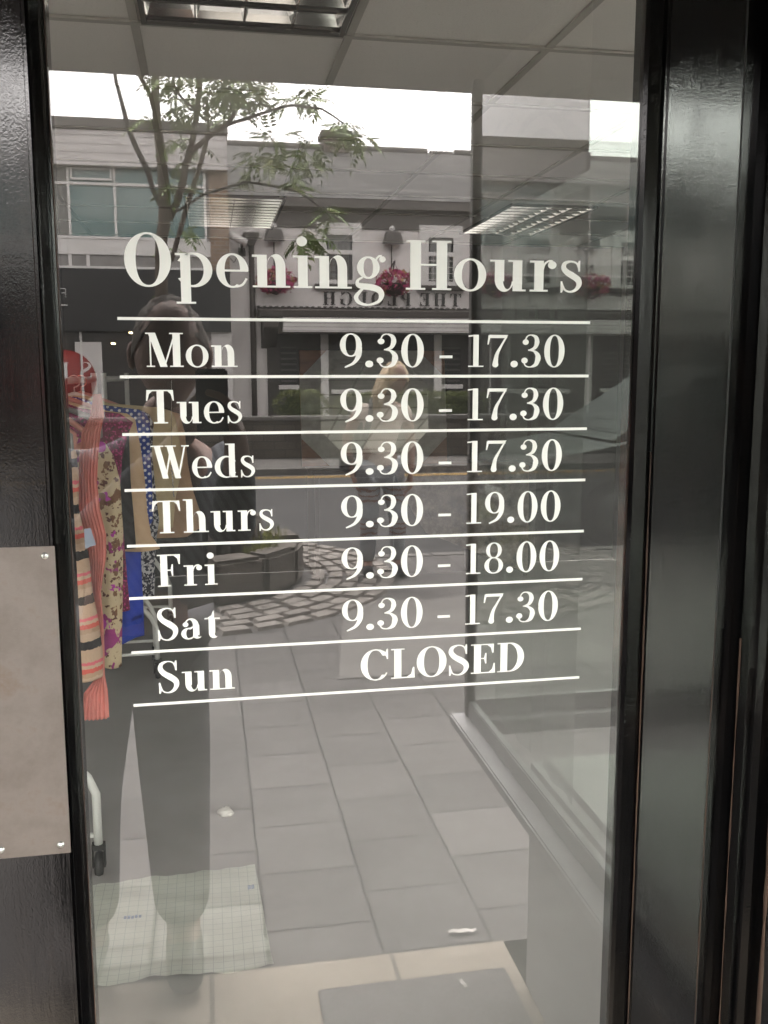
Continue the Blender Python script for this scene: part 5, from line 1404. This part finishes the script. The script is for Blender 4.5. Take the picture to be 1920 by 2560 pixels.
# ground floor glass and shop inside
m = MB(); m.box((BX0, -BY - 0.019, 0), (mir(436, 900, BY).x, -BY + 0.02, zk0 - 0.002)); gf = m.build('shop_front', plain('dim shop interior', (0.03, 0.027, 0.025), 0.3, 0.5, 1.5), fb)
m = MB(); m.box((mir(530, 900, BY).x, -BY - 0.018, 0), (BX1, -BY + 0.06, zk0 - 0.002)); m.box((mir(256, 900, BY).x - 0.5, -BY + 0.021, 0.2), (mir(256, 900, BY).x, -BY + 0.025, zb(855))); m.build('pier', plain('grey pier paint', (0.62, 0.595, 0.58), 0.8, 0.05), fb)
for i in range(6):
    x = mir(205, 900, BY).x - i * 2.2
    m = MB(); m.box((x - 0.02, -BY + 0.026, 0), (x + 0.02, -BY + 0.05, zk0 - 0.01)); m.build('shopfront_mullion', M_WHITEPVC, gf)
M_RED = plain('red sign', (0.26, 0.018, 0.014), 0.5, 0.08)
sx_, sz_ = mir(165, 925, BY).x, zb(948)
rs = thing('sale_sign', 'round red sale sign with white letters in the window across the road', 'sign', (sx_, -BY + 0.03, sz_))
m = MB(); m.lathe([(0.001, 0.0), (0.56, 0.0), (0.56, 0.012), (0.001, 0.012)], (sx_, -BY + 0.0265, sz_), 48, 'y'); m.build('disc', M_RED, rs)
lettering('sign_lettering', 'SALE', sx_ - 0.48, sx_ + 0.48, sz_ + 0.02, 0.30, -BY + 0.040, M_SIGNW, rs, 0.12, True, depth=0.004)
# warm lamps inside the shop across the road
M_WARM = NT('lit lamp'); M_WARM.p.inputs['Emission Color'].default_value = (1, 0.75, 0.35, 1); M_WARM.p.inputs['Emission Strength'].default_value = 4; M_WARM = M_WARM.m
for (px, py) in ((310, 826), (328, 832), (283, 859)):
    p = mir(px, py, BY - 0.03)
    m = MB(); m.ball(p, 0.035, 8, (1.4, 0.5, 0.6)); tag(m.build('spot_lamp', M_WARM), 'small warm lamp glowing in the dim shop across the road', 'lamp', 'lamps glowing in the shop across the road')

# ------------------------------------------------------------------ this shop's own front above and beside the lobby, and its neighbours
M_FRONT = plain('grey shop front render', (0.30, 0.29, 0.28), 0.8, 0.08)
ob = thing('shop_front_building', 'grey rendered front of this shop above its window and lobby', 'building', (0, -1.3, 2.2))
m = MB(); m.box((-4.4, -1.45, 2.405), (3.4, -1.30, 7.0)); m.box((-4.4, -1.30, 2.60), (3.4, BACK_Y + 0.2, 3.0)); m.build('upper_wall', M_FRONT, ob)
m = MB(); m.box((-4.4, -1.46, 2.18), (3.4, -1.37, 2.404)); m.box((-4.4, -1.369, 2.18), (-0.951, -1.30, 2.40)); m.box((0.701, -1.369, 2.18), (3.4, -1.30, 2.40)); m.build('fascia', M_BLACKF, ob)
for (xa, xb, lab) in ((-22, -8.0, 'plain grey rendered neighbour building beyond the lock side'), (8.0, 22, 'plain grey rendered neighbour building beyond the hinge side')):
    t = thing('neighbour_building', lab, 'building', ((xa + xb) / 2, -1.3, 0))
    m = MB(); m.box((xa, -1.35, -0.1), (xb, 6, 7.5)); m.build('wall', M_FRONT, t)
    m = MB(); m.box((xa + 1, -1.37, 0.6), (xb - 1, -1.351, 2.5)); m.build('window', M_WIN, t)
# ------------------------------------------------------------------ people
def skin(name, nodes, edges, root, mat, parent, levels=2, extra=None):
    """grow one smooth surface over a skeleton: nodes = {key: (point, radius or (rx, ry))}"""
    keys = list(nodes)
    me = bpy.data.meshes.new(name)
    me.from_pydata([tuple(nodes[k][0]) for k in keys], [(keys.index(a), keys.index(b)) for a, b in edges], [])
    ob = bpy.data.objects.new(name, me)
    COL.objects.link(ob)
    sk = ob.modifiers.new('skin', 'SKIN')
    sk.use_smooth_shade = True
    sk.branch_smoothing = 0.6
    if not me.skin_vertices: me.skin_vertices.new()
    for i, k in enumerate(keys):
        r_ = nodes[k][1]
        me.skin_vertices[0].data[i].radius = r_ if isinstance(r_, tuple) else (r_, r_)
        me.skin_vertices[0].data[i].use_root = (k == root)
    sb_ = ob.modifiers.new('sub', 'SUBSURF'); sb_.levels = levels; sb_.render_levels = levels
    dg = bpy.context.evaluated_depsgraph_get()
    ev = ob.evaluated_get(dg)
    m2 = bpy.data.meshes.new_from_object(ev)
    mb = MB()
    mb.add([v.co[:] for v in m2.vertices], [list(p.vertices) for p in m2.polygons], True)
    bpy.data.objects.remove(ob); bpy.data.meshes.remove(me); bpy.data.meshes.remove(m2)
    if extra: extra(mb)
    return mb.build(name, mat, parent)

def head_mesh(mb, c, fwd, tilt, h=0.225, w=0.15, d=0.19):
    """a head with brow, nose, mouth, chin and ears; c = middle of the head, fwd = way it faces"""
    f = Vector(fwd).normalized(); up = Vector((0, 0, 1))
    side = up.cross(f).normalized()
    f2 = (f * math.cos(tilt) - up * math.sin(tilt)); u2 = side.cross(f2) * -1
    if u2.z < 0: u2 = -u2
    rows, seg = 22, 28
    vs, fs = [], []
    for i in range(rows + 1):
        t = i / rows
        z = -math.cos(math.pi * t)
        r_ = math.sin(math.pi * t)
        for k in range(seg):
            a = 2 * math.pi * k / seg
            x, y = math.cos(a) * r_, math.sin(a) * r_            # y forward
            wx = w / 2 * (1 - 0.20 * max(0, -z) ** 1.5 - (0.12 if z < -0.3 and y > 0 else 0))
            yy = y * d / 2 * (1 + 0.04 * z)
            if y > 0.3:
                fx = x
                yy += 0.020 * math.exp(-(fx / 0.16) ** 2 - ((z + 0.12) / 0.17) ** 2)          # nose
                yy += 0.006 * math.exp(-(fx / 0.5) ** 2 - ((z - 0.17) / 0.08) ** 2)            # brow
                yy -= 0.009 * math.exp(-((abs(fx) - 0.40) / 0.16) ** 2 - ((z - 0.03) / 0.09) ** 2)  # eye sockets
                yy += 0.006 * math.exp(-(fx / 0.28) ** 2 - ((z + 0.46) / 0.06) ** 2)           # lips
                yy += 0.010 * math.exp(-(fx / 0.3) ** 2 - ((z + 0.80) / 0.14) ** 2)            # chin
            if y < -0.2 and z < -0.5: yy *= 0.75
            vs.append(Vector(c) + side * (x * wx) + f2 * yy + u2 * (z * h / 2))
    for i in range(rows):
        for k in range(seg):
            fs.append((i * seg + k, i * seg + (k + 1) % seg, (i + 1) * seg + (k + 1) % seg, (i + 1) * seg + k))
    mb.add(vs, fs, True)
    for s in (-1, 1):
        e = Vector(c) + side * s * (w / 2 + 0.004) - f2 * 0.008 + u2 * -0.005
        mb.ball(e, 0.031, 10, (0.35, 0.7, 1.0))
    return side, f2, u2

def hand_nodes(nodes, edges, pre, wrist, palm, dirf, nrm, k=1.0, curl=0.5):
    """palm and five fingers: dirf = way the fingers run, nrm = way the palm faces"""
    d, n = Vector(dirf).normalized(), Vector(nrm).normalized()
    s = d.cross(n).normalized()
    nodes[pre + 'palm'] = (Vector(palm), (0.034 * k, 0.016 * k))
    edges.append((wrist, pre + 'palm'))
    for i, (o, l) in enumerate(((-0.028, 0.068), (-0.010, 0.078), (0.010, 0.073), (0.027, 0.058))):
        b = Vector(palm) + d * 0.042 * k + s * o * k
        m_ = b + (d * (1 - curl * 0.4) + n * curl * 0.7).normalized() * l * 0.5 * k
        e = m_ + (d * (1 - curl) + n * curl * 1.2).normalized() * l * 0.5 * k
        nodes[pre + 'k%d' % i] = (b, 0.0095 * k); nodes[pre + 'm%d' % i] = (m_, 0.0085 * k); nodes[pre + 'e%d' % i] = (e, 0.007 * k)
        edges += [(pre + 'palm', pre + 'k%d' % i), (pre + 'k%d' % i, pre + 'm%d' % i), (pre + 'm%d' % i, pre + 'e%d' % i)]
    t0 = Vector(palm) - s * 0.034 * k - d * 0.005 + n * 0.008
    nodes[pre + 't0'] = (t0, 0.0115 * k); nodes[pre + 't1'] = (t0 - s * 0.018 * k + d * 0.032 * k + n * 0.014, 0.009 * k)
    edges += [(pre + 'palm', pre + 't0'), (pre + 't0', pre + 't1')]

M_SKIN = plain('skin', (0.24, 0.13, 0.095), 0.55, 0.08, 20)
M_HAIRB = plain('brown hair', (0.06, 0.038, 0.022), 0.7, 0.4, 60, 0.004, 90, stretch=(1, 1, 0.3))
M_HAIRY = plain('blond hair', (0.46, 0.35, 0.22), 0.6, 0.35, 60, 0.004, 90, stretch=(1, 1, 0.2))
M_JACKET = plain('dark shirt', (0.030, 0.030, 0.034), 0.9, 0.3, 12)
M_SHIRT = NT('grey striped shirt')
_v = M_SHIRT.co('xyz'); _sp = M_SHIRT.n('ShaderNodeSeparateXYZ'); M_SHIRT.l(_v, _sp.inputs[0])
_f = M_SHIRT.math('FRACT', M_SHIRT.math('MULTIPLY', M_SHIRT.math('ADD', _sp.outputs[0], M_SHIRT.math('MULTIPLY', _sp.outputs[2], 0.5)), 45))
M_SHIRT.base(M_SHIRT.ramp(_f, [(0.35, (0.045, 0.047, 0.055)), (0.5, (0.11, 0.115, 0.13))])); M_SHIRT.set(Roughness=0.9); M_SHIRT.bump(M_SHIRT.noise(_v, 14, 4), 0.012); M_SHIRT = M_SHIRT.m
M_TROUS = plain('dark trousers', (0.045, 0.042, 0.045), 0.9, 0.25, 8, 0.006, 14)
M_SHOE = plain('black shoe leather', (0.02, 0.018, 0.017), 0.5, 0.2)

# the man who takes the picture: stands at the lobby edge, bends a little toward the phone
ph = thing('person', 'man in dark striped shirt and dark trousers holding up a phone at the lobby edge', 'person', W(-0.12, 1.42, 0))
hc = W(-0.078, 1.25, 1.540)
nd = {
    'pelvis': (W(-0.19, 1.45, 0.88), (0.135, 0.10)), 'belly': (W(-0.175, 1.43, 1.04), (0.135, 0.105)), 'chest': (W(-0.145, 1.38, 1.24), (0.145, 0.11)), 'neckb': (W(-0.11, 1.34, 1.37), (0.07, 0.065)), 'neck': (W(-0.09, 1.30, 1.45), 0.052),
    'shl': (W(-0.305, 1.37, 1.30), 0.062), 'ell': (W(-0.33, 1.24, 1.08), 0.045), 'wrl': (W(-0.075, 1.00, 1.345), 0.028),
    'shr': (W(0.005, 1.36, 1.30), 0.060), 'elr': (W(0.045, 1.15, 1.15), 0.043), 'wrr': (W(0.055, 0.985, 1.335), 0.028),
    'hl': (W(-0.285, 1.45, 0.82), 0.090), 'kl': (W(-0.325, 1.40, 0.47), 0.066), 'al': (W(-0.33, 1.44, 0.09), 0.048), 'tl': (W(-0.345, 1.26, 0.035), 0.036),
    'hr': (W(-0.115, 1.45, 0.82), 0.090), 'kr': (W(-0.105, 1.38, 0.47), 0.066), 'ar': (W(-0.100, 1.42, 0.09), 0.048), 'tr': (W(-0.09, 1.24, 0.035), 0.036)}
ed = [('pelvis', 'belly'), ('belly', 'chest'), ('chest', 'neckb'), ('neckb', 'neck'), ('chest', 'shl'), ('shl', 'ell'), ('ell', 'wrl'), ('chest', 'shr'), ('shr', 'elr'), ('elr', 'wrr'), ('pelvis', 'hl'), ('hl', 'kl'), ('kl', 'al'), ('al', 'tl'), ('pelvis', 'hr'), ('hr', 'kr'), ('kr', 'ar'), ('ar', 'tr')]
hand_nodes(nd, ed, 'L', 'wrl', W(-0.040, 0.955, 1.395), (0.35, -0.1, 1), (0.9, 0.3, -0.2), 1.0, 0.6)
hand_nodes(nd, ed, 'R', 'wrr', W(0.052, 0.945, 1.385), (-0.25, -0.1, 1), (-0.9, 0.3, -0.2), 1.0, 0.6)
skin('body', nd, ed, 'pelvis', M_SKIN, ph, 2, lambda mb: head_mesh(mb, hc, (0.06, 1, -0.1), R(14), 0.235, 0.158, 0.20))
def sub(keys, grow, src):
    return {k: (src[k][0], tuple(q + grow for q in src[k][1]) if isinstance(src[k][1], tuple) else src[k][1] + grow) for k in keys}
sh = sub(['pelvis', 'belly', 'chest', 'neckb', 'shl', 'ell', 'shr', 'elr'], 0.014, nd)
sh['cl'] = (nd['ell'][0].lerp(nd['wrl'][0], 0.92), 0.040); sh['cr'] = (nd['elr'][0].lerp(nd['wrr'][0], 0.92), 0.040)
skin('shirt', sh, [('pelvis', 'belly'), ('belly', 'chest'), ('chest', 'neckb'), ('chest', 'shl'), ('shl', 'ell'), ('ell', 'cl'), ('chest', 'shr'), ('shr', 'elr'), ('elr', 'cr')], 'belly', M_SHIRT, ph)
tz = sub(['pelvis', 'hl', 'kl', 'al', 'hr', 'kr', 'ar'], 0.026, nd)
skin('trousers', tz, [('pelvis', 'hl'), ('hl', 'kl'), ('kl', 'al'), ('pelvis', 'hr'), ('hr', 'kr'), ('kr', 'ar')], 'pelvis', M_TROUS, ph)
for a, t_ in (('al', 'tl'), ('ar', 'tr')):
    skin('shoe', {'a': (nd[a][0] + Vector((0, -0.03, -0.03)), 0.050), 'b': (nd[t_][0].lerp(nd[a][0], 0.5) + Vector((0, 0, -0.01)), 0.050), 'c': (nd[t_][0] + Vector((0, 0.03, 0.012)), 0.046)}, [('a', 'b'), ('b', 'c')], 'b', M_SHOE, ph)
m = MB()
random.seed(9)
def hair_cap(mb, c, fwd, h, w, d, hairline, back, rough=0.006):
    f = Vector(fwd).normalized(); side = Vector((0, 0, 1)).cross(f).normalized(); u = Vector((0, 0, 1))
    rows, seg = 14, 32
    vs, fs = [], []
    for i in range(rows + 1):
        for k in range(seg):
            a = 2 * math.pi * k / seg
            lim = hairline + (back - hairline) * (0.5 - 0.5 * math.sin(a)) ** 0.7
            t = lim + (1 - lim) * i / rows
            th = math.pi * (0.5 - t / 2) if t >= 0 else math.pi * (0.5 + (-t) / 2)
            r_, z = math.sin(th), math.cos(th)
            q = 1.05 + random.uniform(-rough, rough) * 6
            vs.append(Vector(c) + side * math.cos(a) * r_ * w / 2 * q + f * math.sin(a) * r_ * d / 2 * q + u * z * h / 2 * q)
    for i in range(rows):
        for k in range(seg): fs.append((i * seg + k, i * seg + (k + 1) % seg, (i + 1) * seg + (k + 1) % seg, (i + 1) * seg + k))
    mb.add(vs, fs, True)
hair_cap(m, hc, (0.06, 1, -0.1), 0.242, 0.160, 0.206, 0.40, -0.35)
m.build('hair', M_HAIRB, ph)
# his phone
phn = thing('phone', 'black phone held up in both hands toward the door glass', 'phone', W(0.009, 0.915, 1.36))
m = MB(); m.box((-0.0215, -0.9255, 1.382), (0.0385, -0.9165, 1.508), 0.0035); m.build('phone_body', plain('black phone case', (0.014, 0.014, 0.015), 0.35, 0.1), phn)
m = MB(); m.lathe([(0.0001, 0), (0.004, 0), (0.004, 0.0012), (0.0001, 0.0012)], (0.0, -0.9166, 1.4995), 16, 'y'); m.build('camera_lens', M_WIN, phn)

# the woman across the pavement
M_TEE = plain('pale beige tee shirt', (0.56, 0.48, 0.42), 0.9, 0.08, 6, 0.02, 9)
M_JEAN = NT('ripped pale jeans')
_v = M_JEAN.co('xyz'); _n = M_JEAN.noise(_v, 9, 5)
_sp = M_JEAN.n('ShaderNodeSeparateXYZ'); M_JEAN.l(_v, _sp.inputs[0])
_fr = M_JEAN.math('FRACT', M_JEAN.math('ADD', M_JEAN.math('MULTIPLY', _sp.outputs[2], 24), M_JEAN.math('MULTIPLY', _n, 2.2)))
_rip = M_JEAN.ramp(_fr, [(0.62, (0, 0, 0)), (0.70, (1, 1, 1))])
_win = M_JEAN.ramp(_sp.outputs[2], [(0.30, (0, 0, 0)), (0.32, (1, 1, 1)), (0.43, (1, 1, 1)), (0.45, (0, 0, 0)), (0.54, (0, 0, 0)), (0.56, (1, 1, 1)), (0.66, (1, 1, 1)), (0.68, (0, 0, 0))])
M_JEAN.base(M_JEAN.mix(M_JEAN.mix(1.0, _rip, _win, 'MULTIPLY'), M_JEAN.ramp(_n, [(0.35, (0.24, 0.26, 0.29)), (0.65, (0.40, 0.42, 0.44))]), (0.20, 0.085, 0.06))); M_JEAN.set(Roughness=0.9); M_JEAN = M_JEAN.m
wx, wy = 1.26, 5.9
wo = thing('person', 'blonde woman in pale tee shirt and ripped jeans standing on the pavement looking down', 'person', W(wx, wy, 0))
wn = {
    'pelvis': (W(1.23, wy, 0.86), (0.150, 0.105)), 'belly': (W(1.235, wy + 0.0, 1.0), (0.13, 0.095)), 'chest': (W(1.25, wy - 0.02, 1.18), (0.145, 0.105)), 'neckb': (W(1.275, wy - 0.04, 1.315), (0.06, 0.055)), 'neck': (W(1.30, wy - 0.07, 1.365), 0.045),
    'shl': (W(1.095, wy, 1.25), 0.055), 'ell': (W(0.99, wy + 0.03, 1.02), 0.040), 'wrl': (W(1.02, wy - 0.05, 0.80), 0.026),
    'shr': (W(1.415, wy - 0.02, 1.25), 0.055), 'elr': (W(1.475, wy + 0.02, 1.0), 0.040), 'wrr': (W(1.455, wy - 0.06, 0.79), 0.026),
    'hl': (W(1.145, wy, 0.80), 0.095), 'kl': (W(1.145, wy - 0.05, 0.45), 0.060), 'al': (W(1.145, wy + 0.03, 0.09), 0.040), 'tl': (W(1.125, wy - 0.13, 0.035), 0.034),
    'hr': (W(1.32, wy, 0.80), 0.095), 'kr': (W(1.37, wy - 0.03, 0.45), 0.060), 'ar': (W(1.365, wy + 0.03, 0.09), 0.040), 'tr': (W(1.39, wy - 0.12, 0.035), 0.034)}
we = list(ed[:18])
hand_nodes(wn, we, 'L', 'wrl', W(1.03, wy - 0.08, 0.73), (0.1, 0.25, -1), (0.9, 0.2, 0.1), 0.95, 0.5)
hand_nodes(wn, we, 'R', 'wrr', W(1.445, wy - 0.10, 0.72), (-0.05, 0.25, -1), (-0.9, 0.2, 0.1), 0.95, 0.5)
whc = W(1.335, wy - 0.11, 1.455)
skin('body', wn, we, 'pelvis', M_SKIN, wo, 2, lambda mb: head_mesh(mb, whc, (0.25, 1, -0.2), R(28), 0.215, 0.145, 0.185))
sh = sub(['pelvis', 'belly', 'chest', 'neckb', 'shl', 'shr'], 0.022, wn)
sh['hem'] = (W(1.23, wy, 0.78), (0.175, 0.125)); sh['neckb'] = (wn['neckb'][0] + Vector((0, 0, -0.03)), (0.085, 0.07))
sh['cl'] = (wn['shl'][0].lerp(wn['ell'][0], 0.45), 0.062); sh['cr'] = (wn['shr'][0].lerp(wn['elr'][0], 0.45), 0.062)
skin('tee_shirt', sh, [('hem', 'pelvis'), ('pelvis', 'belly'), ('belly', 'chest'), ('chest', 'neckb'), ('chest', 'shl'), ('shl', 'cl'), ('chest', 'shr'), ('shr', 'cr')], 'belly', M_TEE, wo)
tz = sub(['pelvis', 'hl', 'kl', 'al', 'hr', 'kr', 'ar'], 0.016, wn)
skin('jeans', tz, [('pelvis', 'hl'), ('hl', 'kl'), ('kl', 'al'), ('pelvis', 'hr'), ('hr', 'kr'), ('kr', 'ar')], 'pelvis', M_JEAN, wo)
for a, t_ in (('al', 'tl'), ('ar', 'tr')):
    skin('shoe', {'a': (wn[a][0] + Vector((0, -0.03, -0.035)), 0.046), 'b': (wn[t_][0].lerp(wn[a][0], 0.5) + Vector((0, 0, -0.012)), 0.045), 'c': (wn[t_][0] + Vector((0, 0.03, 0.008)), 0.041)}, [('a', 'b'), ('b', 'c')], 'b', M_JACKET, wo)
m = MB()
hair_cap(m, whc, (0.25, 1, -0.2), 0.245, 0.175, 0.215, 0.18, -0.85, 0.008)
for i in range(44):                                            # long hair that falls forward and to one shoulder
    a = random.uniform(-0.9, 1.3)
    p = whc + Vector((-0.055 - 0.02 * abs(a), 0.075 * math.sin(a * 1.6), 0.05 + random.uniform(-0.04, 0.03)))
    q = Vector((random.uniform(-0.015, 0.015), random.uniform(-0.02, 0.02), 0))
    m.tube([p, p + q + Vector((-0.035, 0.012, -0.07)), p + q + Vector((-0.055 - 0.03 * random.random(), 0.015, -0.15)), p + q * 2 + Vector((-0.06 - 0.05 * random.random(), 0.02, -0.22 - 0.06 * random.random()))], [0.012, 0.017, 0.015, 0.003], 6)
m.build('hair', M_HAIRY, wo)
bagt = thing('shoulder_bag', 'dark shoulder bag hanging from its strap on the woman', 'bag', W(1.06, wy + 0.02, 0.86))
m = MB(); m.tube([W(1.17, wy - 0.09, 1.312), W(1.14, wy - 0.16, 1.2), W(1.095, wy - 0.15, 1.02), W(1.04, wy - 0.08, 0.9)], 0.022, 8); m.tube([W(1.17, wy - 0.09, 1.312), W(1.15, wy + 0.10, 1.22), W(1.08, wy + 0.14, 1.0), W(1.02, wy + 0.10, 0.9)], 0.02, 8); m.build('strap', M_JACKET, bagt)
m = MB(); m.box((0.94, -wy - 0.10, 0.78), (1.02, -wy + 0.08, 0.90), 0.025); m.build('bag_body', M_JACKET, bagt)

# ------------------------------------------------------------------ a dark people carrier parked at the kerb
M_CAR = NT('dark green car paint'); M_CAR.base((0.025, 0.032, 0.030)); M_CAR.set(Roughness=0.4); M_CAR.p.inputs['Specular IOR Level'].default_value = 0.3; M_CAR = M_CAR.m
M_TYRE = plain('tyre rubber', (0.015, 0.015, 0.015), 0.85, 0.2, 30)
M_RIM = plain('dull wheel rim', (0.10, 0.10, 0.10), 0.5, 0.1, metal=0.3)
M_CGLASS = NT('car window'); M_CGLASS.base((0.02, 0.026, 0.026)); M_CGLASS.set(Roughness=0.3); M_CGLASS.p.inputs['Specular IOR Level'].default_value = 0.1; M_CGLASS = M_CGLASS.m
CX, CYv, CL_, CW = 2.75, 7.95, 4.5, 1.78
car = thing('parked_car', 'dark green people carrier parked at the near kerb', 'car', W(CX + CL_ / 2, CYv, -0.1))
# side outline (x along the car, z): bonnet at the low-x end
low = [(0.02, 0.30), (0.0, 0.50), (0.04, 0.72), (0.25, 0.86), (0.95, 0.98), (3.0, 1.0), (4.3, 1.02), (4.44, 0.9), (4.5, 0.6), (4.46, 0.32)]
m = MB(); rings = []
for s, wdt in ((-1.0, 0.88), (-0.97, 0.97), (-0.9, 1.0), (0.9, 1.0), (0.97, 0.97), (1.0, 0.88)):
    ring = []
    for (x, z) in low:
        k = 1 - (1 - wdt) * 0.35
        ring.append(((CX + CL_ / 2 + (x - CL_ / 2) * k), -CYv + s * CW / 2, -0.1 + 0.62 + (z - 0.62) * k))
    for x in (4.10, 3.95, 3.80, 3.55, 3.30, 3.15, 3.0, 1.45, 1.30, 1.15, 0.90, 0.65, 0.50, 0.35):
        zz = 0.30
        for c0_ in (3.55, 0.90):
            dd = abs(x - c0_)
            if dd < 0.36: zz = max(zz, 0.30 + math.sqrt(max(0, 0.36 ** 2 - dd * dd)))
        ring.append((CX + x, -CYv + s * CW / 2, -0.1 + zz))
    rings.append(ring)
m.loft(rings, True, False); m.build('body', M_CAR, car)
cab = [(0.86, 0.985), (1.75, 1.58), (2.1, 1.66), (3.6, 1.68), (4.1, 1.60), (4.40, 1.02)]
m = MB(); rings = []
for s in (-1, 1): rings.append([(CX + x, -CYv + s * (CW / 2 - 0.06 - 0.16 * max(0, z - 1.0) / 0.66), -0.1 + z) for (x, z) in cab])
m.loft(rings, True, False); cb = m.build('cabin', M_CAR, car)
def side_glass(pts, s):
    m = MB(); m.poly([(CX + x, -CYv + s * (CW / 2 - 0.06 - 0.16 * max(0, z - 1.0) / 0.66 + 0.004), -0.1 + z) for (x, z) in pts]); m.build('side_window', M_CGLASS, cb)
for s in (-1, 1):
    side_glass([(1.16, 1.05), (1.80, 1.53), (2.05, 1.59), (2.05, 1.05)], s); side_glass([(2.13, 1.05), (2.13, 1.60), (3.05, 1.62), (3.05, 1.05)], s); side_glass([(3.13, 1.05), (3.13, 1.62), (3.7, 1.60), (4.05, 1.54), (4.22, 1.06)], s)
m = MB()
A_, B_ = (0.95, 1.045), (1.70, 1.545)
def wsp(x, z, s): return (CX + x - 0.004, -CYv + s * (CW / 2 - 0.14 - 0.16 * max(0, z - 1.0) / 0.66), -0.1 + z + 0.004)
m.quad(wsp(*A_, -1), wsp(*A_, 1), wsp(*B_, 1), wsp(*B_, -1)); m.build('windscreen', M_CGLASS, cb)
for s in (-1, 1):
    m = MB(); m.box((CX + 1.10, -CYv + s * (CW / 2 - 0.01), 0.93), (CX + 1.20, -CYv + s * (CW / 2 + 0.17), 1.05), 0.03); m.build('wing_mirror', M_TYRE, car)
    m = MB(); m.ball((CX + 0.165, -CYv + s * 0.62, 0.55), 0.12, 16, (1.3, 1.3, 0.6)); m.build('headlight', plain('lamp lens', (0.25, 0.25, 0.25), 0.1, 0.05), car)
    m = MB(); m.box((CX + 1.05, -CYv + s * (CW / 2 + 0.002), 0.12), (CX + 3.1, -CYv + s * (CW / 2 + 0.012), 0.62), 0.004); m.build('door', M_CAR, car)
    for xw in (0.90, 3.55):
        m = MB(); m.lathe([(0.18, -0.1), (0.29, -0.1), (0.325, -0.06), (0.325, 0.06), (0.29, 0.1), (0.18, 0.1)], (CX + xw, -CYv + s * (CW / 2 - 0.11), 0.226), 28, 'y'); w = m.build('wheel', M_TYRE, car)
        m = MB(); m.lathe([(0.001, 0.0), (0.06, 0.012), (0.19, 0.0), (0.2, -0.02)], (CX + xw, -CYv + s * (CW / 2 - 0.005), 0.226), 24, 'y'); m.build('rim', M_RIM, w)
m = MB(); m.box((CX - 0.012, -CYv - 0.26, 0.28), (CX + 0.0, -CYv + 0.26, 0.39), 0.003); m.build('number_plate', M_WHITEPVC, car)
